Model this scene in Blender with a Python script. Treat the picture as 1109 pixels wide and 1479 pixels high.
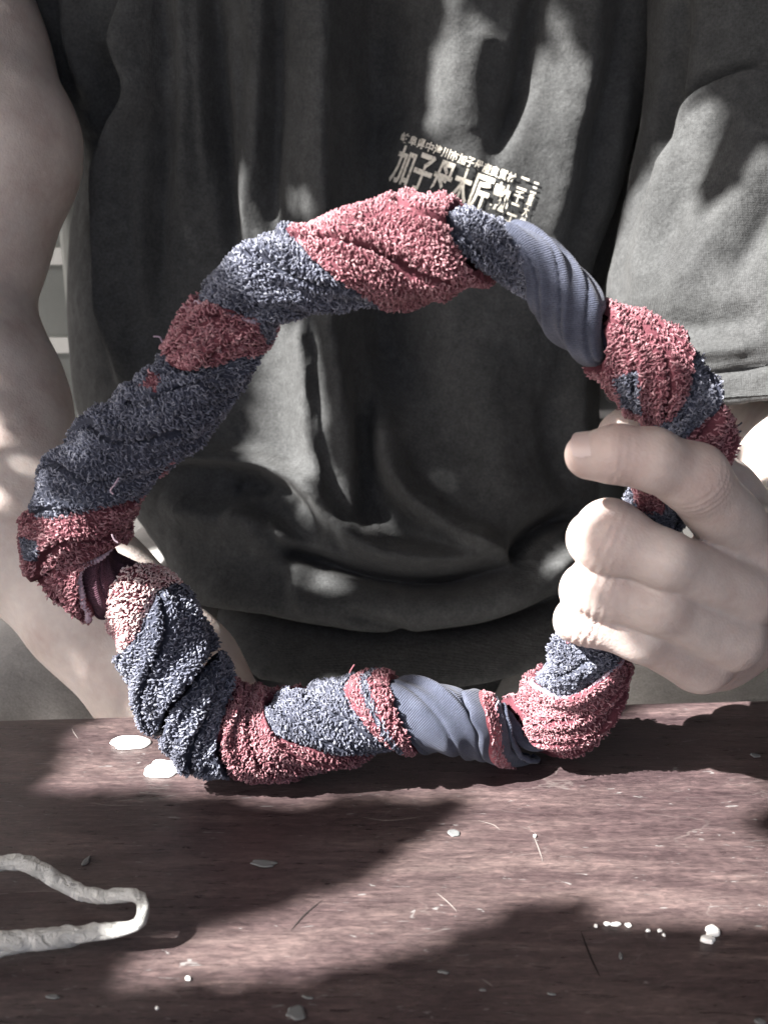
import bpy, math, random
import numpy as np
from mathutils import Vector, Matrix
from mathutils.bvhtree import BVHTree

random.seed(7); rng = np.random.default_rng(7)
for o in list(bpy.data.objects): bpy.data.objects.remove(o)
scn = bpy.context.scene
COL = scn.collection

# ------------------------------------------------------------------ camera
W0, H0 = 1109.0, 1479.0
FPX = 1586.0
CAM = np.array([0.0, -0.36, 0.24])
PITCH = math.radians(20)
cd = bpy.data.cameras.new('camera'); cam = bpy.data.objects.new('camera', cd); COL.objects.link(cam)
cam.location = CAM; cam.rotation_euler = (math.radians(90) - PITCH, 0, 0)
cd.sensor_fit = 'VERTICAL'; cd.sensor_height = 36; cd.lens = 36 * FPX / H0
cd.clip_start = 0.02; cd.clip_end = 200
cd.dof.use_dof = True; cd.dof.focus_distance = 0.43; cd.dof.aperture_fstop = 16
scn.camera = cam
# ------------------------------------------------------------------ world, sun, exposure
SUN = np.array([-0.90, -0.42, 1.0]); SUN /= np.linalg.norm(SUN)
w = bpy.data.worlds.new("World"); scn.world = w; w.use_nodes = True
nt = w.node_tree; bg = nt.nodes['Background']
sky = nt.nodes.new('ShaderNodeTexSky'); sky.sky_type = 'NISHITA'; sky.sun_disc = False
sky.sun_elevation = math.asin(SUN[2]); sky.sun_rotation = math.atan2(SUN[0], SUN[1])
sky.air_density = 0.6; sky.dust_density = 6.0; sky.ozone_density = 0.6
nt.links.new(sky.outputs[0], bg.inputs[0]); bg.inputs[1].default_value = 0.05
sd = bpy.data.lights.new('sun', 'SUN'); so = bpy.data.objects.new('sun', sd); COL.objects.link(so)
sd.energy = 5.0; sd.angle = math.radians(0.6); sd.color = (1.0, 0.955, 0.90)
so.rotation_euler = Vector(SUN).to_track_quat('Z', 'Y').to_euler()
scn.view_settings.view_transform = 'Standard'; scn.view_settings.look = 'None'
scn.view_settings.gamma = 1; scn.view_settings.exposure = 2.95

# ------------------------------------------------------------------ pixel -> place
R_ = np.array([1.0, 0, 0]); F_ = np.array([0, math.cos(PITCH), -math.sin(PITCH)]); U_ = np.array([0, math.sin(PITCH), math.cos(PITCH)])
def ray(px, py): return F_ + R_ * ((px - W0 / 2) / FPX) - U_ * ((py - H0 / 2) / FPX)
def P(px, py, Y):
    d = ray(px, py); return CAM + d * ((Y - CAM[1]) / d[1])
def T(px, py, z=0.0):
    d = ray(px, py); return CAM + d * ((z - CAM[2]) / d[2])
def proj(p):
    q = np.asarray(p) - CAM; dep = q @ F_
    return W0 / 2 + FPX * (q @ R_) / dep, H0 / 2 - FPX * (q @ U_) / dep
def depth(p): return float((np.asarray(p) - CAM) @ F_)

# ------------------------------------------------------------------ helpers
def mesh_np(name, V, faces, mats=(), parent=None, smooth=True, fmat=None):
    me = bpy.data.meshes.new(name)
    V = np.asarray(V, dtype=np.float32)
    if isinstance(faces, np.ndarray):
        n, k = faces.shape
        me.vertices.add(len(V)); me.vertices.foreach_set('co', V.ravel())
        me.loops.add(n * k); me.loops.foreach_set('vertex_index', faces.astype(np.int32).ravel())
        me.polygons.add(n); me.polygons.foreach_set('loop_start', np.arange(0, n * k, k, dtype=np.int32))
        try: me.polygons.foreach_set('loop_total', np.full(n, k, dtype=np.int32))
        except Exception: pass
    else:
        me.from_pydata([tuple(v) for v in V.tolist()], [], faces)
    for m in mats: me.materials.append(m)
    if fmat is not None: me.polygons.foreach_set('material_index', np.asarray(fmat, dtype=np.int32))
    if smooth: me.polygons.foreach_set('use_smooth', np.ones(len(me.polygons), dtype=bool))
    me.update(calc_edges=True); me.validate()
    o = bpy.data.objects.new(name, me); COL.objects.link(o)
    if parent: o.parent = parent
    return o
def empty(name, loc=(0, 0, 0)):
    o = bpy.data.objects.new(name, None); COL.objects.link(o); o.location = loc; o.empty_display_size = 0.02; return o
def adopt(o, root):          # parent keeping the place
    o.parent = root; o.matrix_parent_inverse = Matrix.Translation(-Vector(root.location)); return o
def tag(o, label=None, cat=None, group=None, kind=None):
    for k, v in (('label', label), ('category', cat), ('group', group), ('kind', kind)):
        if v: o[k] = v
    return o
def box_mesh(x0, x1, y0, y1, z0, z1, bev=0.0):
    import bmesh
    bm = bmesh.new(); bmesh.ops.create_cube(bm, size=1)
    for v in bm.verts:
        v.co = Vector(((x0 + x1) / 2 + v.co.x * (x1 - x0), (y0 + y1) / 2 + v.co.y * (y1 - y0), (z0 + z1) / 2 + v.co.z * (z1 - z0)))
    if bev: bmesh.ops.bevel(bm, geom=bm.edges[:], offset=bev, segments=3, affect='EDGES', profile=0.5)
    return bm
def bm_obj(name, bm, mat, root=None, smooth=False):
    me = bpy.data.meshes.new(name); bm.to_mesh(me); bm.free(); me.materials.append(mat)
    for p in me.polygons: p.use_smooth = smooth
    o = bpy.data.objects.new(name, me); COL.objects.link(o)
    if root: adopt(o, root)
    return o
def catmull(pts, n=8, closed=False):
    pts = np.asarray(pts, float); N = len(pts); out = []
    rg = range(N if closed else N - 1)
    for i in rg:
        if closed: a, b, c, d = pts[(i - 1) % N], pts[i], pts[(i + 1) % N], pts[(i + 2) % N]
        else: a, b, c, d = pts[max(i - 1, 0)], pts[i], pts[i + 1], pts[min(i + 2, N - 1)]
        for t in np.linspace(0, 1, n, endpoint=False):
            out.append(0.5 * ((2 * b) + (-a + c) * t + (2 * a - 5 * b + 4 * c - d) * t * t + (-a + 3 * b - 3 * c + d) * t ** 3))
    if not closed: out.append(pts[-1])
    return np.array(out)
def grid_faces(nr, nc, wrap=False):
    i, j = np.meshgrid(np.arange(nr - 1), np.arange(nc if wrap else nc - 1), indexing='ij')
    j2 = (j + 1) % nc
    return np.stack([i * nc + j, i * nc + j2, (i + 1) * nc + j2, (i + 1) * nc + j], -1).reshape(-1, 4)
def hash3(i, j, k, seed):
    h = (i.astype(np.int64) * 374761393 + j.astype(np.int64) * 668265263 + k.astype(np.int64) * 2147483647 + seed * 974711) & 0xffffffff
    h = ((h ^ (h >> 13)) * 1274126177) & 0xffffffff
    return ((h ^ (h >> 16)) & 0xffff) / 32767.5 - 1.0
def vnoise(p, seed=0):
    p = np.asarray(p, float); f = np.floor(p); r = p - f; r = r * r * (3 - 2 * r); f = f.astype(np.int64)
    o = 0
    for a in (0, 1):
        for b in (0, 1):
            for c in (0, 1):
                wgt = (r[..., 0] if a else 1 - r[..., 0]) * (r[..., 1] if b else 1 - r[..., 1]) * (r[..., 2] if c else 1 - r[..., 2])
                o = o + wgt * hash3(f[..., 0] + a, f[..., 1] + b, f[..., 2] + c, seed)
    return o
def in_poly(px, py, poly):
    px = np.asarray(px, float); py = np.asarray(py, float); ins = np.zeros(px.shape, bool); n = len(poly)
    for i in range(n):
        x0, y0 = poly[i]; x1, y1 = poly[(i + 1) % n]
        c = ((y0 > py) != (y1 > py)); xx = (x1 - x0) * (py - y0) / ((y1 - y0) if y1 != y0 else 1e-9) + x0
        ins ^= c & (px < xx)
    return ins
def tube(path, radii, ns=8, caps=True, seed=None, crumple=0.0):
    path = np.asarray(path, float); radii = np.asarray(radii, float); n = len(path)
    Tn = np.gradient(path, axis=0); Tn /= np.linalg.norm(Tn, axis=1)[:, None]
    up = np.array([0.1, 0.2, 0.97]); V = []
    for i in range(n):
        a = np.cross(Tn[i], up); a /= np.linalg.norm(a); b = np.cross(a, Tn[i])
        th = np.linspace(0, 2 * math.pi, ns, endpoint=False)
        V.append(path[i] + radii[i] * (np.outer(np.cos(th), a) + np.outer(np.sin(th), b)))
    V = np.concatenate(V); Fc = grid_faces(n, ns, True)
    if caps:
        V = np.vstack([V, path[0], path[-1]])
        c0 = [[(j + 1) % ns, j, n * ns, n * ns] for j in range(ns)]; c1 = [[(n - 1) * ns + j, (n - 1) * ns + (j + 1) % ns, n * ns + 1, n * ns + 1] for j in range(ns)]
        fl = [tuple(f) for f in Fc.tolist()] + [tuple(f[:3]) for f in c0] + [tuple(f[:3]) for f in c1]
        return V, fl
    return V, Fc

# ------------------------------------------------------------------ materials
def mat(name, base, rough=0.8, spec=0.5, sss=0.0, sheen=0.0, nodes=None):
    m = bpy.data.materials.new(name); m.use_nodes = True; t = m.node_tree; b = t.nodes['Principled BSDF']
    b.inputs['Base Color'].default_value = (*base, 1); b.inputs['Roughness'].default_value = rough
    b.inputs['Specular IOR Level'].default_value = spec
    if sss:
        b.inputs['Subsurface Weight'].default_value = sss; b.inputs['Subsurface Radius'].default_value = (0.009, 0.004, 0.0025); b.inputs['Subsurface Scale'].default_value = 0.6
    if sheen: b.inputs['Sheen Weight'].default_value = sheen; b.inputs['Sheen Roughness'].default_value = 0.5
    if nodes: nodes(t, b)
    return m
def N(t, typ, **kw):
    n = t.nodes.new(typ)
    for k, v in kw.items():
        if k.startswith('_'): setattr(n, k[1:], v)
        else: n.inputs[k.replace('__', ' ')].default_value = v
    return n
def ramp(t, src, stops):
    r = t.nodes.new('ShaderNodeValToRGB'); t.links.new(src, r.inputs[0]); e = r.color_ramp.elements
    while len(e) < len(stops): e.new(0.5)
    for i, (p, c) in enumerate(stops): e[i].position = p; e[i].color = (*c, 1)
    return r
def coords(t, scale=(1, 1, 1), rot=(0, 0, 0)):
    tc = t.nodes.new('ShaderNodeTexCoord'); mp = t.nodes.new('ShaderNodeMapping'); mp.inputs['Scale'].default_value = scale; mp.inputs['Rotation'].default_value = rot
    t.links.new(tc.outputs['Object'], mp.inputs[0]); return mp.outputs[0]
def noise(t, v, scale, detail=4, rough=0.55, dist=0.0):
    n = N(t, 'ShaderNodeTexNoise', Scale=scale, Detail=detail, Roughness=rough, Distortion=dist); t.links.new(v, n.inputs['Vector']); return n.outputs['Fac']
def bump(t, b, h, strength, dist, prev=None):
    n = N(t, 'ShaderNodeBump', Strength=strength, Distance=dist); t.links.new(h, n.inputs['Height'])
    if prev: t.links.new(prev, n.inputs['Normal'])
    t.links.new(n.outputs[0], b.inputs['Normal']); return n.outputs[0]
def mix(t, fac, a, b, mode='MIX'):
    m = t.nodes.new('ShaderNodeMix'); m.data_type = 'RGBA'; m.blend_type = mode
    if isinstance(fac, float): m.inputs[0].default_value = fac
    else: t.links.new(fac, m.inputs[0])
    for s, v in ((6, a), (7, b)):
        if isinstance(v, tuple): m.inputs[s].default_value = (*v, 1)
        else: t.links.new(v, m.inputs[s])
    return m.outputs[2]

def n_skin(t, b):
    v = coords(t); n1 = noise(t, v, 45, 4); n2 = noise(t, v, 260, 3)
    r = ramp(t, n1, [(0.30, (0.33, 0.270, 0.250)), (0.5, (0.385, 0.335, 0.315)), (0.72, (0.42, 0.375, 0.355))])
    c = mix(t, 0.12, r.outputs[0], n2, 'OVERLAY')
    at = t.nodes.new('ShaderNodeAttribute'); at.attribute_name = 'flush'
    c = mix(t, at.outputs['Fac'], c, (0.31, 0.19, 0.17)); t.links.new(c, b.inputs['Base Color'])
    vo = N(t, 'ShaderNodeTexVoronoi', Scale=900); t.links.new(v, vo.inputs['Vector'])
    p = bump(t, b, vo.outputs['Distance'], 0.25, 0.0004); bump(t, b, noise(t, v, 120, 5), 0.30, 0.0012, p)
SKIN = mat('skin', (0.55, 0.46, 0.42), 0.52, 0.35, sss=0.25, nodes=n_skin)
NAIL = mat('nail', (0.40, 0.31, 0.295), 0.35, 0.5, sss=0.2)

def n_shirt(t, b):
    v = coords(t); big = noise(t, v, 18, 5, 0.6); fine = noise(t, v, 700, 3, 0.7); md = noise(t, v, 150, 5, 0.65)
    r = ramp(t, big, [(0.3, (0.031, 0.0325, 0.0338)), (0.7, (0.051, 0.0530, 0.0545))])
    r2 = ramp(t, fine, [(0.35, (0.55, 0.55, 0.55)), (0.65, (1.25, 1.25, 1.25))])
    r3 = ramp(t, md, [(0.35, (0.78, 0.78, 0.78)), (0.7, (1.2, 1.2, 1.2))])
    c = mix(t, 0.6, r.outputs[0], r2.outputs[0], 'MULTIPLY'); c = mix(t, 0.8, c, r3.outputs[0], 'MULTIPLY'); t.links.new(c, b.inputs['Base Color'])
    w1 = N(t, 'ShaderNodeTexWave', Scale=420, Distortion=2.5, Detail=2); w1.inputs['Detail Scale'].default_value = 2; w1.bands_direction = 'X'; t.links.new(v, w1.inputs['Vector'])
    w2 = N(t, 'ShaderNodeTexWave', Scale=420, Distortion=2.5, Detail=2); w2.bands_direction = 'Z'; t.links.new(v, w2.inputs['Vector'])
    m = t.nodes.new('ShaderNodeMath'); m.operation = 'ADD'; t.links.new(w1.outputs['Fac'], m.inputs[0]); t.links.new(w2.outputs['Fac'], m.inputs[1])
    p = bump(t, b, m.outputs[0], 0.35, 0.0004); p = bump(t, b, md, 0.5, 0.0012, p); bump(t, b, noise(t, v, 45, 4, 0.6), 0.5, 0.004, p)
SHIRT = mat('shirt_cotton', (0.05, 0.052, 0.05), 0.95, 0.15, sheen=0.04, nodes=n_shirt)
def n_print(t, b):
    v = coords(t); n1 = noise(t, v, 600, 3); r = ramp(t, n1, [(0.35, (0.30, 0.28, 0.24)), (0.5, (0.62, 0.59, 0.52))]); t.links.new(r.outputs[0], b.inputs['Base Color'])
PRINT = mat('print_ink', (0.6, 0.57, 0.5), 0.7, 0.3, nodes=n_print)
def n_shorts(t, b):
    v = coords(t); n1 = noise(t, v, 25, 5); f = noise(t, v, 900, 2)
    r = ramp(t, n1, [(0.3, (0.24, 0.24, 0.235)), (0.7, (0.34, 0.335, 0.325))]); c = mix(t, 0.35, r.outputs[0], f, 'OVERLAY'); t.links.new(c, b.inputs['Base Color'])
    p = bump(t, b, f, 0.3, 0.0004); bump(t, b, noise(t, v, 30, 5), 0.5, 0.006, p)
SHORTS = mat('shorts_cotton', (0.25, 0.25, 0.24), 0.9, 0.2, nodes=n_shorts)

def n_terry(cols):
    def f(t, b):
        v = coords(t); at = t.nodes.new('ShaderNodeAttribute'); at.attribute_name = 'tone'
        r = ramp(t, at.outputs['Fac'], [(0.0, cols[0]), (0.5, cols[1]), (1.0, cols[2])])
        n1 = ramp(t, noise(t, v, 60, 4), [(0.35, (0.75, 0.75, 0.75)), (0.65, (1.1, 1.1, 1.1))])
        c = mix(t, 0.8, r.outputs[0], n1.outputs[0], 'MULTIPLY'); t.links.new(c, b.inputs['Base Color'])
        bump(t, b, noise(t, v, 2500, 2), 0.5, 0.0003)
    return f
REDC = [(0.145, 0.055, 0.068), (0.245, 0.110, 0.130), (0.37, 0.220, 0.238)]
BLUC = [(0.052, 0.056, 0.078), (0.112, 0.121, 0.162), (0.23, 0.243, 0.295)]
RED = mat('terry_red', REDC[1], 0.95, 0.12, sheen=0.1, nodes=n_terry(REDC))
BLU = mat('terry_blue', BLUC[1], 0.95, 0.12, sheen=0.1, nodes=n_terry(BLUC))
def n_base(c0, c1, rib=0.0):
    def f(t, b):
        v = coords(t); r = ramp(t, noise(t, v, 80, 5), [(0.3, c0), (0.7, c1)]); fn = ramp(t, noise(t, v, 1400, 2), [(0.3, (0.6, 0.6, 0.6)), (0.7, (1.2, 1.2, 1.2))])
        c = mix(t, 0.6, r.outputs[0], fn.outputs[0], 'MULTIPLY'); t.links.new(c, b.inputs['Base Color'])
        uv = t.nodes.new('ShaderNodeUVMap'); mp = t.nodes.new('ShaderNodeMapping'); t.links.new(uv.outputs[0], mp.inputs[0])
        w1 = N(t, 'ShaderNodeTexWave', Scale=1.0, Distortion=1.2, Detail=2); w1.bands_direction = 'X'; mp.inputs['Scale'].default_value = (420, 420, 1); mp.inputs['Rotation'].default_value = (0, 0, 0.5)
        t.links.new(mp.outputs[0], w1.inputs['Vector'])
        p = bump(t, b, w1.outputs['Fac'], 0.55, 0.0005) if rib else None
        bump(t, b, noise(t, v, 1500, 3), 0.5, 0.0004, p)
    return f
REDB = mat('towel_ground_red', (0.2, 0.04, 0.06), 0.95, 0.2, nodes=n_base((0.055, 0.015, 0.022), (0.10, 0.032, 0.042)))
BLUB = mat('towel_ground_blue', (0.06, 0.07, 0.1), 0.95, 0.2, nodes=n_base((0.018, 0.020, 0.032), (0.040, 0.045, 0.064)))
WOV = mat('towel_woven_blue', (0.15, 0.17, 0.24), 0.95, 0.15, sheen=0.1, nodes=n_base((0.028, 0.033, 0.052), (0.064, 0.072, 0.102), 1))
WOVR = mat('towel_woven_red', (0.35, 0.08, 0.1), 0.95, 0.15, sheen=0.1, nodes=n_base((0.28, 0.06, 0.08), (0.42, 0.13, 0.15), 1))
PIPE = mat('towel_seam', (0.3, 0.25, 0.32), 0.9, 0.25, nodes=n_base((0.22, 0.17, 0.24), (0.42, 0.33, 0.38)))
CORE = mat('towel_core', (0.03, 0.03, 0.045), 0.95, 0.2, nodes=n_base((0.018, 0.018, 0.03), (0.04, 0.035, 0.055)))

def n_wood(t, b):
    v = coords(t, (1, 7, 1)); v2 = coords(t, (1, 9, 1)); vi = coords(t)
    g1 = noise(t, v, 9, 8, 0.65, 1.0); g2 = noise(t, v2, 75, 6, 0.72, 1.2); big = noise(t, vi, 5, 4)
    r = ramp(t, g1, [(0.28, (0.023, 0.0165, 0.0185)), (0.5, (0.043, 0.0330, 0.0340)), (0.75, (0.086, 0.069, 0.067))])
    r2 = ramp(t, g2, [(0.3, (0.55, 0.53, 0.54)), (0.5, (0.95, 0.93, 0.93)), (0.70, (1.6, 1.52, 1.48))])
    c = mix(t, 0.85, r.outputs[0], r2.outputs[0], 'MULTIPLY')
    r3 = ramp(t, big, [(0.35, (0.95, 0.85, 0.9)), (0.65, (1.05, 1.02, 1.0))]); c = mix(t, 0.9, c, r3.outputs[0], 'MULTIPLY')
    vm = coords(t, (1, 2.2, 1)); mm = ramp(t, noise(t, vm, 240, 5, 0.7, 0.8), [(0.32, (0.55, 0.53, 0.54)), (0.5, (1.0, 1.0, 1.0)), (0.68, (1.6, 1.55, 1.5))]); c = mix(t, 0.75, c, mm.outputs[0], 'MULTIPLY')
    # worn specks and scratches
    sc = coords(t, (1, 4.5, 1), (0, 0, 0.35)); s1 = noise(t, sc, 70, 3, 0.5, 2.5)
    rs = ramp(t, s1, [(0.685, (0, 0, 0)), (0.72, (1, 1, 1))]); c = mix(t, rs.outputs[0], c, (0.12, 0.115, 0.115))
    sc2 = coords(t, (1, 3, 1), (0, 0, -0.6)); s2 = N(t, 'ShaderNodeTexVoronoi', Scale=16.0); s2.feature = 'DISTANCE_TO_EDGE'
    nd = N(t, 'ShaderNodeTexNoise', Scale=14.0, Detail=4.0); t.links.new(sc2, nd.inputs['Vector'])
    av = mix(t, 0.12, sc2, nd.outputs['Color']); t.links.new(av, s2.inputs['Vector'])
    rs2 = ramp(t, s2.outputs['Distance'], [(0.0, (1, 1, 1)), (0.012, (0, 0, 0))]); gate = ramp(t, noise(t, vi, 26, 2), [(0.52, (0, 0, 0)), (0.62, (1, 1, 1))])
    f2 = mix(t, 1.0, rs2.outputs[0], gate.outputs[0], 'MULTIPLY'); f2 = mix(t, 0.65, f2, (0, 0, 0))
    c = mix(t, f2, c, (0.13, 0.115, 0.11)); t.links.new(c, b.inputs['Base Color'])
    rr = ramp(t, g2, [(0.3, (0.24,) * 3), (0.7, (0.40,) * 3)]); t.links.new(rr.outputs[0], b.inputs['Roughness'])
    p = bump(t, b, g2, 0.35, 0.0006); bump(t, b, g1, 0.25, 0.0012, p)
WOOD = mat('dark_wood', (0.05, 0.035, 0.035), 0.5, 0.5, nodes=n_wood)
PAINT = mat('white_paint', (0.82, 0.83, 0.81), 0.45, 0.5)
PAINTG = mat('grey_paint', (0.10, 0.105, 0.108), 0.6, 0.4)
def n_paper(t, b):
    v = coords(t, (1, 1, 1)); r = ramp(t, noise(t, v, 90, 5), [(0.3, (0.40, 0.41, 0.40)), (0.7, (0.56, 0.565, 0.55))]); t.links.new(r.outputs[0], b.inputs['Base Color'])
    p = bump(t, b, noise(t, v, 160, 6, 0.65, 2.0), 1.0, 0.003); bump(t, b, noise(t, v, 1500, 2), 0.3, 0.0003, p)
PAPER = mat('paper', (0.6, 0.6, 0.58), 0.6, 0.4, nodes=n_paper)
def n_simple(c0, c1, s):
    def f(t, b):
        v = coords(t); r = ramp(t, noise(t, v, s, 6), [(0.3, c0), (0.7, c1)]); t.links.new(r.outputs[0], b.inputs['Base Color']); bump(t, b, noise(t, v, s * 8, 4), 0.3, 0.002)
    return f
CHAIR = mat('chair_plastic', (0.3, 0.31, 0.3), 0.5, 0.4, nodes=n_simple((0.12, 0.13, 0.125), (0.17, 0.18, 0.175), 12))
CHAIRW = mat('chair_plastic_white', (0.5, 0.5, 0.49), 0.5, 0.4)
CUSH = mat('cushion_fabric', (0.1, 0.11, 0.12), 0.9, 0.2, nodes=n_simple((0.09, 0.10, 0.11), (0.14, 0.15, 0.16), 60))
FLOOR = mat('concrete', (0.22, 0.21, 0.2), 0.9, 0.3, nodes=n_simple((0.17, 0.165, 0.16), (0.27, 0.26, 0.25), 3))
WALL = mat('plaster', (0.08, 0.08, 0.08), 0.9, 0.3, nodes=n_simple((0.06, 0.06, 0.06), (0.09, 0.09, 0.088), 4))
LEAF = mat('leaf', (0.06, 0.1, 0.03), 0.6, 0.4)
BARK = mat('bark', (0.09, 0.07, 0.05), 0.9, 0.2, nodes=n_simple((0.06, 0.05, 0.035), (0.12, 0.1, 0.07), 30))

# ------------------------------------------------------------------ setting: floor, wall
FZ = -0.72
o = mesh_np('floor', [(-20, -20, FZ), (20, -20, FZ), (20, 20, FZ), (-20, 20, FZ)], [(0, 1, 2, 3)], [FLOOR], smooth=False); tag(o, kind='structure')
bm = box_mesh(-3, 3, 1.3, 1.45, FZ + 0.003, 2.4); o = bm_obj('wall', bm, WALL); tag(o, kind='structure')

bm = box_mesh(-0.80, 3.2, -1.6, 1.45, 1.50, 1.58); o = bm_obj('added_roof', bm, WALL); tag(o, kind='structure')  # added roof out of view, keeps overhead sky light off the folds
bm = box_mesh(1.10, 1.22, -1.6, 1.298, FZ + 0.003, 1.498); o = bm_obj('added_side_wall', bm, WALL); tag(o, kind='structure')  # added unseen wall, cuts the sky light from the right
# ------------------------------------------------------------------ table
TA = math.radians(2.9); TEDGE = 0.0525
def tab(x, y, z=0.0):  # table frame -> world
    c, s = math.cos(TA), math.sin(TA); return (x * c - y * s, TEDGE + x * s + y * c, z)
table = empty('wooden_table', tab(0, -0.3, FZ)); tag(table, 'dark reddish brown wooden table top with white paint drips, in front of the person', 'table')
bm = box_mesh(-0.62, 0.55, -0.62, 0.0, -0.022, 0.0, 0.0016)
for v in bm.verts: v.co = Vector(tab(v.co.x, v.co.y, v.co.z))
bm_obj('tabletop', bm, WOOD, table)
for sx, sy in ((-0.57, -0.57), (0.5, -0.57), (-0.57, -0.05), (0.5, -0.05)):
    bm = box_mesh(sx - 0.02, sx + 0.02, sy - 0.02, sy + 0.02, FZ, -0.0225, 0.002)
    for v in bm.verts: v.co = Vector(tab(v.co.x, v.co.y, v.co.z))
    bm_obj('leg', bm, WOOD, table)
def blob(px, py, rx, ry, h=0.0008, name='paint_spot', m=PAINT, seed=0, rot=0.0, lab=None):
    c = T(px, py); n = 28; r2 = np.random.default_rng(seed + int(px)); ph = r2.uniform(0, 6.28, 5); am = r2.uniform(0.03, 0.16, 5) / np.arange(1, 6) ** .5
    rings = [(1.0, 0.0), (0.93, h * 0.7), (0.7, h), (0.35, h * 0.95)]
    e = T(px + rx, py) - c; sxx = np.linalg.norm(e); e2 = T(px, py - ry) - c; syy = np.linalg.norm(e2); V = []; fs = []
    for k, (q, z) in enumerate(rings):
        for i in range(n):
            a = 2 * math.pi * i / n; rr = q * (1 + sum(am[j] * math.sin((j + 2) * a + ph[j]) for j in range(5)))
            x, y = sxx * rr * math.cos(a), syy * rr * math.sin(a); V.append((c[0] + x * math.cos(rot) - y * math.sin(rot), c[1] + x * math.sin(rot) + y * math.cos(rot), 0.0003 + z))
    V.append((c[0], c[1], 0.0003 + h * 0.92))
    for k in range(len(rings) - 1):
        for i in range(n): fs.append((k * n + i, k * n + (i + 1) % n, (k + 1) * n + (i + 1) % n, (k + 1) * n + i))
    for i in range(n): fs.append(((len(rings) - 1) * n + i, (len(rings) - 1) * n + (i + 1) % n, len(V) - 1))
    o = mesh_np(name, V, fs, [m]); adopt(o, table)
    if lab: o['label'] = lab
blob(189, 1074, 29, 9, 0.0012, lab='large white paint smear nearer the table edge'); blob(236, 1112, 29, 11, 0.0012, lab='large white paint smear beside the towel ring')
blob(1028, 1348, 11, 6.5, 0.0016); blob(1021, 1360, 9.5, 4.5, 0.0014)
for q in ((860, 1339, 2.6, 2), (876, 1336, 5, 2.4), (889, 1336.5, 7, 2.6), (907, 1338, 5, 2.6), (935, 1346, 3, 1.6), (952, 1346, 3.4, 1.7), (958, 1352, 2.4, 1.6), (272, 1415, 4, 3), (227, 1458, 2.5, 2), (772, 1209, 2, 1.6)):
    blob(*q, h=0.0006)
for q in ((381, 1248, 20, 5), (428, 1464, 15, 10), (77, 1441, 11, 3), (125, 1245, 5, 6), (655, 1204, 9, 5), (896, 1382, 3, 5), (796, 1437, 6, 2), (697, 1431, 5, 2), (640, 1405, 9, 2.5), (1097, 1477, 8, 5), (1090, 1092, 8, 2.5), (445, 1442, 9, 2)):
    blob(*q, h=0.0003, name='worn_spot', m=PAINTG, rot=-0.15)

SCR = mat('scratch', (0.14, 0.125, 0.12), 0.6, 0.3); CRK = mat('crack', (0.012, 0.01, 0.01), 0.8, 0.2)
for pts, w_, m in (([(770, 1208), (777, 1225), (784, 1246)], .00022, SCR), ([(838, 1345), (852, 1382), (866, 1412)], .0003, CRK), ([(630, 1290), (648, 1305), (660, 1318)], .00022, SCR), ([(104, 1052), (108, 1060), (114, 1068)], .0002, SCR),
    ([(690, 1186), (712, 1192), (722, 1200)], .0002, SCR), ([(420, 1345), (440, 1322), (466, 1300)], .0002, CRK),
    ([(130, 1160), (160, 1164), (200, 1163)], .0002, SCR), ([(20, 1290), (70, 1288), (108, 1292)], .0002, SCR), ([(695, 1415), (704, 1420), (712, 1427)], .0003, SCR), ([(520, 1180), (560, 1186), (610, 1180)], .0002, SCR)):
    q = catmull([T(a, b) for a, b in pts], 6); tn = np.gradient(q, axis=0); tn /= np.linalg.norm(tn, axis=1)[:, None]; sd_ = np.stack([-tn[:, 1], tn[:, 0], tn[:, 2] * 0], -1) * (w_ * np.sin(np.linspace(.15, 3.0, len(q))))[:, None]
    q[:, 2] = .00025; V = np.stack([q - sd_, q + sd_], 1).reshape(-1, 3); o = mesh_np('scratch', V, grid_faces(len(q), 2), [m]); adopt(o, table)
# ------------------------------------------------------------------ chair
chair = empty('plastic_chair', (0, 0.42, FZ)); tag(chair, 'pale grey slotted plastic chair the person sits on', 'chair')
bm = box_mesh(-0.30, 0.26, 0.12, 0.50, -0.215, -0.185, 0.008); bm_obj('seat', bm, CHAIR, chair)
bm = box_mesh(-0.33, 0.24, 0.14, 0.46, -0.184, -0.085, 0.02); bm_obj('seat_cushion', bm, CUSH, chair, True)
for sx in (-0.27, 0.23):
    for sy in (0.15, 0.47):
        bm = box_mesh(sx - 0.018, sx + 0.018, sy - 0.018, sy + 0.018, FZ, -0.2155, 0.004); bm_obj('leg', bm, CHAIR, chair)
PXL = P(88, 400, .45)[0], P(124, 400, .45)[0]
for sx0, sx1 in (PXL, (.192, .232)): bm = box_mesh(sx0, sx1, 0.45, 0.478, -0.184, 0.42, 0.008); bm_obj('back_post', bm, CHAIR, chair)
zz = -0.06
for k in range(7):
    bm = box_mesh(PXL[0] - .06, 0.30, 0.480, 0.496, zz, zz + 0.055, 0.006); bm_obj('back_slat', bm, CHAIR, chair); zz += 0.068
# armrest with slots seen beside the sleeve
a0 = P(838, 586, .31); a1 = P(945, 640, .31)
for z0, z1 in ((a0[2] - .006, a0[2]), (a1[2] - .02, a1[2] + .006)): bm = box_mesh(a0[0], a1[0] + .05, .30, .47, z0, z1, 0.002); bm_obj('armrest_rail', bm, CHAIRW, chair)
for k in range(6): xk = a0[0] + .0105 * k * 1.5; bm = box_mesh(xk, xk + .007, .302, .312, a1[2] + .0062, a0[2] - .0062, 0.001); bm_obj('armrest_upright', bm, CHAIRW, chair)

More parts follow.
